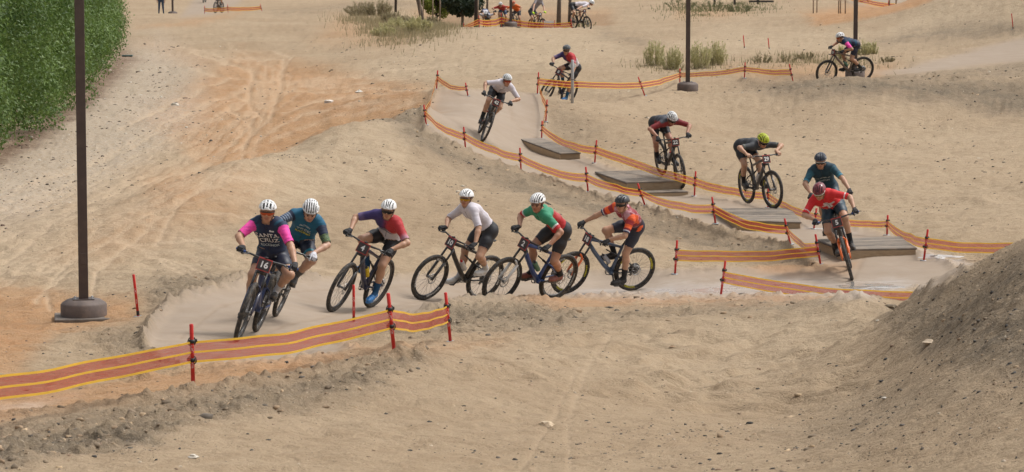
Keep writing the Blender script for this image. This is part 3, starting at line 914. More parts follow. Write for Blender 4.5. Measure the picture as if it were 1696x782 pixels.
# across the width, from top: yellow edge, net, yellow, net, yellow edge
BANDS = [('yellow_band', 0.0, 0.10), ('red_netting', 0.10, 0.46), ('yellow_band', 0.46, 0.55), ('red_netting', 0.55, 0.90), ('yellow_band', 0.90, 1.0)]
def tape(a, b, label, sag=0.06, w=0.185, ha=0.40, hb=0.40, n=26, tw=0.0, mid=None):
    A = POSTS[a] @ Vector((0, 0, ha)); A2 = POSTS[a] @ Vector((0, 0, ha - w))
    B = POSTS[b] @ Vector((0, 0, hb)); B2 = POSTS[b] @ Vector((0, 0, hb - w))
    root = empty('course_tape', Matrix.Translation(A))
    tag(root, label, 'tape', 'red and yellow course tape')
    side = (B - A).cross(Vector((0, 0, 1))).normalized()
    R = random.Random(hash((a, b)) % 1000 if False else len(label) * 7)
    ph = R.random() * 6
    for nm, v0, v1 in BANDS:
        vs, fs, uvs = [], [], []
        for i in range(n + 1):
            t = i / n
            s = 4 * t * (1 - t)
            P = A.lerp(B, t) - Vector((0, 0, sag * s)); P2 = A2.lerp(B2, t) - Vector((0, 0, sag * s * 1.05))
            rip = side * (0.016 * math.sin(7 * t + ph) + 0.009 * math.sin(17 * t + ph * 2)) * s + Vector((0, 0, (.008 * math.sin(9 * t + ph * 3) + .004 * math.sin(23 * t + ph)) * s))
            tilt = side * (0.03 * s * math.sin(ph + 3 * t) + tw * s)
            for v in (v0, v1):
                q = P.lerp(P2, v) + rip + tilt * (v - 0.5)
                if 'yellow' in nm: q = q
                vs.append(q - A); uvs.append((t * (B - A).length, v))
        for i in range(n):
            fs.append((2 * i, 2 * i + 2, 2 * i + 3, 2 * i + 1))
        me = bpy.data.meshes.new(nm); me.from_pydata([tuple(v) for v in vs], [], fs)
        ul = me.uv_layers.new(name='UVMap')
        for lp in me.loops: ul.data[lp.index].uv = uvs[lp.vertex_index]
        me.polygons.foreach_set('use_smooth', [True] * len(me.polygons)); me.update()
        inst(nm, me, root, YEL if 'yellow' in nm else NET)
    return root
tape('P0', 'P1', 'nearest tape running out of the left edge of the frame', 0.03)
tape('P1', 'P2', 'longest near tape crossing in front of the first rider', 0.05)
tape('P2', 'P3', 'short near tape between the two leaning posts', 0.05)
tape('A', 'B', 'short far tape above the upper track, left of rider 42', 0.10, w=0.15)
tape('A', 'C', 'steep tape down the left side of the upper track', 0.06)
tape('C', 'D', 'tape below left of rider 42, first span of the bench', 0.09)
tape('D', 'E', 'second span of the jump line tape, below rider 42', 0.06)
tape('E', 'F', 'third span, in front of the smallest ramp', 0.09)
tape('F', 'G', 'tape span in front of the double step ramp', 0.05)
tape('G', 'H', 'tape span behind the rider in orange, towards the curved ramp', 0.10)
tape('H', 'I', 'tape span in front of the curved ramp', 0.10)
tape('I', 'J', 'short curved tape dropping to the post beside rider 5', 0.12, w=0.16)
tape('K', 'J', 'lower middle tape crossing to the post beside rider 5', 0.05, hb=0.33)
tape('V', 'W', 'lowest tape stretched over the wet ground to the mound', 0.10, hb=0.24, ha=0.38)
tape('L', 'M', 'steep tape on the right side of the upper track', 0.05, w=0.15)
tape('M', 'N', 'very short steep tape behind the smallest ramp', 0.02, w=0.15)
tape('N', 'O', 'tape behind the smallest ramp', 0.13)
tape('O', 'P', 'tape passing behind the double step ramp', 0.03)
tape('P', 'P4', 'tape behind the rider with the yellow helmet', 0.05)
tape('P4', 'Q0', 'tape between the yellow helmet rider and the teal rider', 0.05)
tape('Q0', 'Q', 'tape behind rider number 5', 0.05)
tape('Q', 'R', 'tape to the right of rider number 5', 0.07)
tape('R', 'R2', 'tape running out of the right edge of the frame', 0.06)
tape('L', 'S', 'far tape crossing behind the white marker pole', 0.05, w=0.17)
tape('S', 'S3', 'far tape left of the middle lamp post', 0.04, w=0.17)
tape('S3', 'T', 'far tape right of the middle lamp post', 0.05, w=0.17)
tape('T', 'U', 'rising far tape ending left of the pink sleeved rider', 0.04, w=0.17)
tape('T0', 'T1', 'crest tape rising to the crouching rider', 0.0, w=0.26, ha=0.30)
tape('T1', 'T2', 'crest tape in front of the crouching rider', 0.10, w=0.26)
tape('T2', 'T3', 'crest tape right of the crest lamp post', 0.14, w=0.26)
tape('Y1', 'Y2', 'tiny far left tape in front of the far rider', 0.05, w=0.26)
tape('Y2', 'Y3', 'tiny far left tape right of the far rider', 0.05, w=0.26)
tape('Z0', 'Z1', 'tiny far tape at top right beside the stakes', 0.05, w=0.26)
tape('Z1', 'Z2', 'tiny far tape running behind the top right mound', 0.05, w=0.26)

# ------------------------------------------------------------------ wooden ramps
def wood(name, c1, c2, dirt):
    if name in MATS: return MATS[name]
    m, nt, b = nmat(name)
    N, L = nt.nodes, nt.links
    tc = N.new('ShaderNodeTexCoord')
    oi = N.new('ShaderNodeObjectInfo')
    mp = N.new('ShaderNodeMapping'); mp.inputs['Scale'].default_value = (1.2, 16, 16)
    av = N.new('ShaderNodeVectorMath'); L.new(tc.outputs['Object'], av.inputs[0])
    sc = N.new('ShaderNodeMath'); sc.operation = 'MULTIPLY'; sc.inputs[1].default_value = 40
    L.new(oi.outputs['Random'], sc.inputs[0]); cb = N.new('ShaderNodeCombineXYZ')
    for i in range(3): L.new(sc.outputs[0], cb.inputs[i])
    L.new(cb.outputs[0], av.inputs[1]); L.new(av.outputs[0], mp.inputs[0])
    no = N.new('ShaderNodeTexNoise'); no.inputs['Scale'].default_value = 3; no.inputs['Detail'].default_value = 6; no.inputs['Distortion'].default_value = 0.5
    L.new(mp.outputs[0], no.inputs['Vector'])
    mr = N.new('ShaderNodeMapRange'); mr.inputs[1].default_value = .3; mr.inputs[2].default_value = .7; L.new(no.outputs[0], mr.inputs[0])
    mx = N.new('ShaderNodeMixRGB'); mx.inputs[1].default_value = (*c1, 1); mx.inputs[2].default_value = (*c2, 1); L.new(mr.outputs[0], mx.inputs[0])
    va = N.new('ShaderNodeMapRange'); va.inputs[3].default_value = .62; va.inputs[4].default_value = 1.3; L.new(oi.outputs['Random'], va.inputs[0])
    vs = N.new('ShaderNodeVectorMath'); vs.operation = 'SCALE'; L.new(mx.outputs[0], vs.inputs[0]); L.new(va.outputs[0], vs.inputs['Scale'])
    n2 = N.new('ShaderNodeTexNoise'); n2.inputs['Scale'].default_value = 5; n2.inputs['Detail'].default_value = 6; L.new(av.outputs[0], n2.inputs['Vector'])
    m2 = N.new('ShaderNodeMapRange'); m2.inputs[1].default_value = .42; m2.inputs[2].default_value = .72; m2.inputs[4].default_value = dirt; L.new(n2.outputs[0], m2.inputs[0])
    mm = N.new('ShaderNodeMixRGB'); mm.inputs[2].default_value = (.36, .28, .2, 1); L.new(m2.outputs[0], mm.inputs[0]); L.new(vs.outputs[0], mm.inputs[1])
    L.new(mm.outputs[0], b.inputs['Base Color']); b.inputs['Roughness'].default_value = .8
    bp = N.new('ShaderNodeBump'); bp.inputs['Strength'].default_value = .5; bp.inputs['Distance'].default_value = .006
    L.new(no.outputs[0], bp.inputs['Height']); L.new(bp.outputs[0], b.inputs['Normal'])
    MATS[name] = m
    return m
PLANK = wood('weathered_plank', (.125, .105, .085), (.245, .205, .165), .5)
PLY = wood('raw_plywood', (.30, .21, .125), (.42, .31, .19), .5)
EDGEW = wood('dark_plank_edge', (.07, .06, .052), (.13, .11, .095), .3)

def ramp(name, BL, BR, FR, FL, n, label, profile=None, depth=0.30, step=None, thick=0.028):
    """planked ramp: planks lie across, counted from back to front; panels close the sides down into the ground"""
    C = (BL + BR + FR + FL) / 4
    root = empty(name, Matrix.Translation(Vector((C.x, C.y, C.z - depth))))
    tag(root, label, 'ramp', 'wooden ramps of the jump line')
    O = root.matrix_world.translation
    prof = profile or (lambda t: 0.0)
    def top(s, t):
        p = BL.lerp(BR, s).lerp(FL.lerp(FR, s), t)
        return p + Vector((0, 0, prof(t)))
    for i in range(n):
        t0, t1 = (i + 0.06) / n, (i + 0.94) / n
        jit = rnd.uniform(-0.02, 0.02); dz = rnd.uniform(-0.006, 0.006)
        a, b_, c, d = top(-0.015 + jit * .4, t0), top(1.015 + jit * .4, t0), top(1.015 + jit * .4, t1), top(-0.015 + jit * .4, t1)
        ctr = (a + b_ + c + d) / 4
        X = (b_ - a).normalized(); Yv = (d - a); Z = X.cross(Yv).normalized()
        if Z.z < 0: Z = -Z
        Yd = Z.cross(X).normalized()
        R = Matrix((X, Yd, Z)).transposed().to_4x4()
        M = Matrix.Translation(ctr - O + Vector((0, 0, dz))) @ R
        Mi = (Matrix.Translation(O) @ M).inverted()
        tp = [Mi @ p for p in (a, b_, c, d)]
        bt = [p - Vector((0, 0, thick)) for p in tp]
        me = bpy.data.meshes.new('plank')
        fs = [(0, 3, 2, 1), (4, 5, 6, 7), (0, 1, 5, 4), (1, 2, 6, 5), (2, 3, 7, 6), (3, 0, 4, 7)]
        me.from_pydata([tuple(p) for p in tp + bt], [], fs)
        bm = bmesh.new(); bm.from_mesh(me); bmesh.ops.recalc_face_normals(bm, faces=bm.faces[:])
        bmesh.ops.bevel(bm, geom=bm.edges[:], offset=0.003, segments=1, affect='EDGES'); bm.to_mesh(me); bm.free()
        inst('plank', me, root, PLANK, M)
    def panel(pts, nm, m, th=0.02):
        """closed board under a polyline of top points"""
        mb = MB(); vs = []; k = len(pts)
        e = (pts[-1] - pts[0]); nr = Vector((e.y, -e.x, 0)).normalized() * th
        for p in pts:
            for off in (Vector((0, 0, 0)), nr):
                vs.append(p - O + off); vs.append(Vector((p.x, p.y, min(C.z, p.z) - depth)) - O + off)
        fs = []
        for i in range(k - 1):
            j = 4 * i
            fs += [(j, j + 4, j + 5, j + 1), (j + 2, j + 3, j + 7, j + 6), (j, j + 2, j + 6, j + 4), (j + 1, j + 5, j + 7, j + 3)]
        fs += [(0, 1, 3, 2), (4 * k - 4, 4 * k - 2, 4 * k - 1, 4 * k - 3)]
        mb.add(vs, fs, 0, False)
        me = mb.mesh(nm); bm = bmesh.new(); bm.from_mesh(me); bmesh.ops.recalc_face_normals(bm, faces=bm.faces[:]); bm.to_mesh(me); bm.free()
        inst(nm, me, root, m)
    dn = Vector((0, 0, -thick - 0.003))
    K = 9
    panel([top(0.01, t / (K - 1) * .98 + .01) + dn for t in range(K)], 'side_panel', PLY)
    panel([top(0.99, t / (K - 1) * .98 + .01) + dn for t in range(K)], 'side_panel', PLY)
    panel([top(s, 0.985) + dn for s in (0.012, 0.5, 0.988)], 'front_panel', PLY)
    panel([top(s, 0.015) + dn for s in (0.012, 0.5, 0.988)], 'back_panel', PLY)
    # dark worn edge board along the left side
    for s in (-0.02,):
        for i in range(K - 1):
            pass
    mb = MB()
    pts = [top(-0.022, t / (K - 1)) - O + Vector((0, 0, -0.018)) for t in range(K)]
    mb.tube(pts, 0.022, 6, squash=(0.6, 1.0)); inst('edge_board', mb.mesh('edge_board'), root, EDGEW)
    if step:
        a, b_, c, d, hgt = step
        mb = MB()
        vs = [p - O for p in (a, b_, c, d)] + [p - O - Vector((0, 0, hgt)) for p in (a, b_, c, d)]
        mb.add(vs, [(0, 3, 2, 1), (4, 5, 6, 7), (0, 1, 5, 4), (1, 2, 6, 5), (2, 3, 7, 6), (3, 0, 4, 7)], 0, False)
        me = mb.mesh('lower_step'); bm = bmesh.new(); bm.from_mesh(me); bmesh.ops.recalc_face_normals(bm, faces=bm.faces[:]); bmesh.ops.bevel(bm, geom=bm.edges[:], offset=0.006, segments=1, affect='EDGES'); bm.to_mesh(me); bm.free()
        inst('lower_step', me, root, PLY)
        mb = MB()
        up = Vector((0, 0, 0.022))
        vs = [p - O + up for p in (a, b_, c, d)] + [p - O + Vector((0, 0, 0.002)) for p in (a, b_, c, d)]
        mb.add(vs, [(0, 3, 2, 1), (4, 5, 6, 7), (0, 1, 5, 4), (1, 2, 6, 5), (2, 3, 7, 6), (3, 0, 4, 7)], 0, False)
        me = mb.mesh('step_tread'); bm = bmesh.new(); bm.from_mesh(me); bmesh.ops.recalc_face_normals(bm, faces=bm.faces[:]); bm.to_mesh(me); bm.free()
        inst('step_tread', me, root, PLANK)
    return root
ramp('wooden_ramp', pix(863, 230, 72.3), pix(896, 228, 72.6), pix(962, 253, 68.4), pix(929, 254, 68.4), 14, 'smallest wooden ramp, narrow, behind and left of rider 22')
ramp('wooden_ramp', pix(988, 284, 65.0), pix(1090, 281, 65.2), pix(1132, 299, 62.3), pix(1040, 302, 62.1), 10, 'wooden kicker ramp with lower step under rider 22', depth=0.42,
     step=(pix(1058, 317, 62.3), pix(1126, 315, 62.3), pix(1140, 319, 61.6), pix(1064, 321, 61.6), 0.35))
ramp('wooden_ramp', pix(1183, 344, 57.7), pix(1297, 342, 57.9), pix(1327, 368, 54.8), pix(1222, 365, 55.0), 12, 'curved wooden roller ramp under the yellow helmet rider',
     profile=lambda t: 0.05 * math.sin(math.pi * min(1, t * 1.1 + .05)) - 0.05 * max(0, .25 - t) * 4 * .6, depth=0.35)
ramp('wooden_ramp', pix(1355, 396, 52.0), pix(1488, 391, 52.4), pix(1518, 411, 50.3), pix(1398, 413, 50.1), 9, 'lowest wooden ramp behind rider number 5', depth=0.3)

# ------------------------------------------------------------------ white marker pole with diamond sign
PVC = mat('white_pole_paint', (.42, .43, .44), rough=.5, dirt=.15)
root = empty('marker_pole', Matrix.Translation(on_ground(948, 78)))
tag(root, 'grey white marker pole with diamond sign in front of a far rider', 'pole')
b = MB(); b.lathe([(0, -.1), (.038, -.1), (.038, 1.105), (.03, 1.115), (0, 1.115)], 14, cap=False); inst('pole', b.mesh('pole'), root, PVC)
b = MB(); b.box((0, .045, .96), (.075, .006, .075), rot=Matrix.Rotation(math.radians(45), 3, 'Y'), bev=.003)
inst('diamond_sign', b.mesh('diamond_sign'), root, mat('sign_face', (.66, .66, .65), rough=.5, dirt=.1))
b = MB(); b.lathe([(.040, .60), (.040, .615)], 14, cap=False); inst('band', b.mesh('band'), root, BLK)

# white board on the crest tape, block on the left
p = on_ground(909, 139.5)
root = tag(empty('course_sign', Matrix.Translation(p)), 'small white sign board hung on the crest tape', 'sign')
b = MB(); b.box((0, 0, .20), (.24, .012, .15), bev=.004); inst('board', b.mesh('board'), root, mat('sign_white', (.7, .68, .68), rough=.5, dirt=.1))
b = MB(); b.box((.25, 0, .17), (.014, .014, .22), bev=.003); inst('stake', b.mesh('stake'), root, RED)
b = MB(); b.box((-.25, 0, .17), (.014, .014, .22), bev=.003); inst('stake', b.mesh('stake'), root, RED)
p = hit(211, 94)
root = tag(empty('utility_box', Matrix.Translation(p)), 'low green utility box lid beside the hedge', 'box')
b = MB(); b.box((0, 0, -.05), (.20, .12, .09), bev=.015); inst('body', b.mesh('body'), root, mat('dark_green_box', (.03, .05, .045), rough=.6, dirt=.2))
b = MB(); b.box((0, 0, .056), (.215, .135, .014), bev=.006); inst('lid', b.mesh('lid'), root, mat('green_lid', (.08, .15, .14), rough=.6, dirt=.2))
# ------------------------------------------------------------------ mountain bike: x forward, y left, z up, rear tyre touches the origin
WR = 0.37
RA = Vector((0, 0, WR)); FA = Vector((1.17, 0, WR)); BB = Vector((0.435, 0, 0.335))
HT0 = Vector((0.925, 0, 0.845)); HT1 = Vector((0.885, 0, 0.942))
STA = (HT1 - HT0).normalized()
BARC = HT1 + STA * 0.045 + Vector((0.062, 0, 0.012))
SADT = Vector((0.205, 0, 1.0))
def grip_local(side):
    return BARC + Vector((-0.050, 0.335 * side, 0.012))
CRANK = 0.172
def pedal_local(side, ang):
    """ang: 0 = crank forward and level, clockwise seen from the right as the bike rolls forward"""
    a = ang if side < 0 else ang + math.pi
    return BB + Vector((CRANK * math.cos(a), side * 0.135, -CRANK * math.sin(a)))

def bike_meshes():
    B = {}
    # frame: tapered carbon tubes
    m = MB()
    m.tube([HT0 - STA * 0.005, HT1], [0.030, 0.027], 12)
    dt0 = HT0 + STA * 0.02
    m.tube([dt0, dt0.lerp(BB, .25) + Vector((0.012, 0, -.012)), dt0.lerp(BB, .7) + Vector((.01, 0, -.012)), BB + Vector((0, 0, .01))], [0.030, 0.037, 0.037, 0.042], 12, squash=(1, 0.95))
    tt0 = HT1 - STA * 0.02; sc = Vector((0.305, 0, 0.76))
    m.tube([tt0, tt0.lerp(sc, .35) + Vector((0, 0, .006)), sc], [0.030, 0.023, 0.022], 10)
    m.tube([BB, Vector((0.385, 0, .5)), sc, Vector((0.297, 0, 0.80))], [0.036, 0.026, 0.022, 0.020], 10)
    m.tube([BB - Vector((0, .046, 0)), BB + Vector((0, .046, 0))], 0.033, 12)
    B['frame'] = m.mesh('frame')
    m = MB()
    for s in (-1, 1):
        m.tube([BB + Vector((-.03, .03 * s, .02)), Vector((.30, .055 * s, .345)), RA + Vector((.02, .072 * s, -.005))], [.018, .014, .013], 8)
        m.tube([Vector((.335, .028 * s, .60)), Vector((.22, .05 * s, .55)), RA + Vector((.0, .074 * s, .02))], [.014, .012, .011], 8)
    m.tube([Vector((.335, -.03, .60)), Vector((.335, .03, .60))], .014, 8)
    B['rear_triangle'] = m.mesh('rear_triangle')
    m = MB()
    m.tube([Vector((.345, 0, .60)), Vector((.46, 0, .665))], .017, 8); m.tube([Vector((.46, 0, .665)), Vector((.585, 0, .735))], .011, 8)
    B['shock'] = m.mesh('shock')
    # fork
    up = STA
    cr = HT0 - STA * 0.012
    legt = [cr + Vector((0.012, .065 * s, -.005)) for s in (-1, 1)]
    m = MB()
    for s, c in zip((-1, 1), legt):
        ax = FA + Vector((0, .063 * s, 0))
        top = c.lerp(ax, .40)
        m.tube([top, c.lerp(ax, .75), ax + Vector((-.006, 0, .03)), ax - up * .022], [.0215, .0205, .019, .014], 10)
    a0, a1 = legt[0].lerp(FA + Vector((0, -.063, 0)), .41), legt[1].lerp(FA + Vector((0, .063, 0)), .41)
    m.tube([a0 + Vector((.01, 0, 0)), a0 + Vector((.028, .02, .045)), a0.lerp(a1, .5) + Vector((.034, 0, .062)), a1 + Vector((.028, -.02, .045)), a1 + Vector((.01, 0, 0))], [.018, .015, .014, .015, .018], 8)
    B['fork'] = m.mesh('fork')
    for s, c in zip((-1, 1), legt):
        m = MB(); ax = FA + Vector((0, .063 * s, 0)); m.tube([c + up * .02, c.lerp(ax, .44)], .0165, 10); B['stanchion%d' % s] = m.mesh('stanchion')
    m = MB(); m.tube([legt[0] + up * .015, cr + up * .008, legt[1] + up * .015], [.026, .03, .026], 10); B['crown'] = m.mesh('crown')
    # wheel about origin
    def tyre():
        m = MB(); nR, prof = 56, []
        for k in range(12):
            q = 2 * math.pi * k / 12
            prof.append((math.cos(q), math.sin(q)))
        vs, fs = [], []
        for i in range(nR):
            t = 2 * math.pi * i / nR
            for k, (c, s_) in enumerate(prof):
                knob = 0.0025 if (i % 2 == 0 and c > .3) else 0
                R = WR - 0.029 + (0.029 + knob) * c
                vs.append((R * math.cos(t), 0.0285 * s_, R * math.sin(t)))
        for i in range(nR):
            for k in range(12):
                i2, k2 = (i + 1) % nR, (k + 1) % 12
                fs.append((i * 12 + k, i2 * 12 + k, i2 * 12 + k2, i * 12 + k2))
        m.add(vs, fs); return m.mesh('tyre')
    B['tyre'] = tyre()
    m = MB(); m.ring((0, 0, 0), WR - 0.067, 0.016, 48, 8, sq=(1.0, .85)); B['rim'] = m.mesh('rim')
    m = MB(); Mx = Matrix.Rotation(math.pi / 2, 4, 'X')
    m.lathe([(0.008, -.06), (.016, -.055), (.027, -.036), (.016, -.02), (.016, .02), (.027, .036), (.016, .055), (.008, .06)], 12, mat=Mx); B['hub'] = m.mesh('hub')
    m = MB()
    for i in range(28):
        t = 2 * math.pi * i / 28; t2 = t + (0.55 if (i // 2) % 2 else -0.55); s = 1 if i % 2 else -1
        m.tube([(0.025 * math.cos(t2), s * .034, .025 * math.sin(t2)), ((WR - .078) * math.cos(t), 0, (WR - .078) * math.sin(t))], .0016, 3, caps=False)
    B['spokes'] = m.mesh('spokes')
    m = MB(); m.ring((0, .050, 0), .076, .010, 28, 4, sq=(1, .12))
    for i in range(6):
        t = 2 * math.pi * i / 6; m.tube([(.018 * math.cos(t), .05, .018 * math.sin(t)), (.07 * math.cos(t + .4), .05, .07 * math.sin(t + .4))], .004, 4)
    B['brake_disc'] = m.mesh('brake_disc')
    m = MB()
    for i, r in enumerate((.098, .086, .072, .058, .046, .034, .024)):
        m.ring((0, -.018 - .005 * i, 0), r - .006, .007, 28, 4, sq=(1, .2))
    m.lathe([(.088, .0), (.03, .028)], 20, mat=Matrix.Translation((0, -.018, 0)) @ Matrix.Rotation(math.pi / 2, 4, 'X')); B['cassette'] = m.mesh('cassette')
    # controls
    m = MB(); pts = [BARC + Vector((-.055, -.385, .014)), BARC + Vector((-.03, -.2, .010)), BARC + Vector((0, -.05, 0)), BARC + Vector((0, .05, 0)), BARC + Vector((-.03, .2, .010)), BARC + Vector((-.055, .385, .014))]
    m.tube(pts, [.011, .012, .0165, .0165, .012, .011], 8); B['handlebar'] = m.mesh('handlebar')
    for s in (-1, 1):
        m = MB(); m.tube([BARC + Vector((-.056, s * .39, .014)), BARC + Vector((-.038, s * .265, .0115))], .0165, 10); B['grip%d' % s] = m.mesh('grip')
        m = MB(); p = BARC + Vector((-.030, s * .225, .010))
        m.tube([p, p + Vector((.03, s * .01, -.005))], .012, 6)
        m.tube([p + Vector((.035, s * .005, -.008)), p + Vector((.045, s * .05, -.014)), p + Vector((.03, s * .12, -.018))], [.007, .006, .005], 6); B['lever%d' % s] = m.mesh('brake_lever')
    m = MB(); m.tube([HT1 - STA * .002, HT1 + STA * .055], .021, 10); m.tube([HT1 + STA * .032, BARC], [.020, .021], 8); B['stem'] = m.mesh('stem')
    m = MB(); m.box((0, 0, 0), (.026, .017, .009), bev=.004); B['computer'] = m.mesh('bike_computer')
    m = MB(); m.tube([Vector((.30, 0, .79)), SADT + Vector((0, 0, -.035))], .0155, 10); B['seatpost'] = m.mesh('seatpost')
    # saddle: lofted sections
    m = MB(); secs = [(-.125, .066, .022, .006), (-.10, .070, .026, .004), (-.05, .062, .026, 0), (.0, .040, .024, -.004), (.05, .024, .022, -.004), (.10, .019, .020, -.006), (.135, .014, .014, -.014)]
    vs, fs = [], []
    for x, w, h, dz in secs:
        for k in range(10):
            q = 2 * math.pi * k / 10
            vs.append(SADT + Vector((x, w * math.cos(q), dz + (h if math.sin(q) < 0 else h * .6) * math.sin(q))))
    for i in range(len(secs) - 1):
        for k in range(10):
            fs.append((i * 10 + k, i * 10 + (k + 1) % 10, (i + 1) * 10 + (k + 1) % 10, (i + 1) * 10 + k))
    fs += [tuple(range(9, -1, -1)), tuple(60 + k for k in range(10))]
    m.add(vs, fs)
    for s in (-1, 1): m.tube([SADT + Vector((-.09, .02 * s, -.02)), SADT + Vector((-.03, .022 * s, -.042)), SADT + Vector((.04, .022 * s, -.042)), SADT + Vector((.09, .015 * s, -.018))], .0035, 5)
    B['saddle'] = m.mesh('saddle')
    # drivetrain
    m = MB(); m.ring((0, -.05, 0), .062, .008, 32, 5, sq=(1, .35))
    for i in range(4):
        t = 2 * math.pi * i / 4; m.tube([(.01 * math.cos(t), -.05, .01 * math.sin(t)), (.058 * math.cos(t), -.05, .058 * math.sin(t))], .007, 5)
    B['chainring'] = m.mesh('chainring')
    m = MB(); m.tube([(0, 0, 0), (CRANK, 0, 0)], [.016, .012], 8, squash=(.7, 1)); B['crank_arm'] = m.mesh('crank_arm')
    m = MB(); m.box((0, 0, 0), (.042, .045, .009), bev=.004); B['pedal'] = m.mesh('pedal')
    m = MB()
    c0, c1 = BB + Vector((0, -.05, 0)), RA + Vector((0, -.038, 0))
    m.tube([c0 + Vector((0, 0, .066)), c1 + Vector((0, 0, .06))], .0045, 4); m.tube([c0 + Vector((0, 0, -.066)), c1 + Vector((.03, 0, -.105))], .0045, 4); B['chain'] = m.mesh('chain')
    m = MB(); m.tube([RA + Vector((-.005, -.08, -.01)), RA + Vector((0, -.065, -.06)), RA + Vector((.03, -.05, -.12))], [.014, .012, .01], 6); m.ring(RA + Vector((.03, -.042, -.11)), .018, .006, 14, 4); B['derailleur'] = m.mesh('derailleur')
    # bottle in the down tube cage
    d = (HT0 - BB).normalized(); pn = Vector((-d.z, 0, d.x))
    bc = BB.lerp(HT0, .36) + pn * .078
    q = Vector((0, 0, 1)).rotation_difference(d).to_matrix().to_4x4()
    m = MB(); m.lathe([(.0, -.09), (.034, -.09), (.036, -.07), (.036, .02), (.031, .035), (.036, .05), (.034, .075), (.02, .085)], 12, mat=Matrix.Translation(bc) @ q); B['bottle'] = m.mesh('bottle')
    m = MB(); m.lathe([(.022, .085), (.02, .10), (.011, .105), (.011, .125), (.0, .126)], 10, mat=Matrix.Translation(bc) @ q, cap=False); B['bottle_cap'] = m.mesh('bottle_cap')
    # number plate in front of the bar
    m = MB(); m.box((0, 0, 0), (.004, .085, .078), bev=.0035); B['plate'] = m.mesh('number_plate')
    m = MB(); m.box((.0055, 0, -.003), (.0012, .076, .064)); B['plate_face'] = m.mesh('plate_face')
    return B
BM_ = bike_meshes()

RUB = mat('tyre_rubber', (.022, .021, .020), rough=.75, var=.25, scale=14, bump=.5, bscale=90, dirt=.35)
TAN = mat('tan_tyre_rubber', (.30, .22, .15), rough=.8, var=.15, scale=14, dirt=.3)
CARB = mat('black_carbon', (.018, .018, .020), rough=.32, var=.2, scale=10, dirt=.15, coat=.3)
ALU = mat('silver_metal', (.5, .5, .5), rough=.35, metal=.9, dirt=.2)
STEEL = mat('dark_steel', (.16, .16, .16), rough=.4, metal=.8, dirt=.2)
SPK = mat('spoke_steel', (.10, .10, .10), rough=.4, metal=.7)
PLRED = mat('plate_border_red', (.36, .035, .03), rough=.5, dirt=.1)
PLBLK = mat('plate_face_black', (.035, .025, .025), rough=.5, dirt=.1)
GOLD = mat('gold_stanchion', (.30, .20, .07), rough=.3, metal=.7)

def arc_text(s, size, R, yoff, a0, side):
    """lettering bent along the rim, read from outside the wheel on that side"""
    t = text_mesh(s, size, bold=0.001)
    V = np.array([v.co[:] for v in t.vertices]); F = [tuple(p.vertices) for p in t.polygons]
    ang = a0 + side * V[:, 0] / R
    r = R + V[:, 1]
    W = np.stack([r * np.cos(ang), np.full(len(V), yoff * side), r * np.sin(ang)], -1)
    return npmesh('rim_lettering', W, F, False)

def paint(name, c, rough=.35, metal=0.0):
    return mat('paint_' + name, c, rough=rough, metal=metal, var=.1, scale=6, dirt=.18, coat=.3)

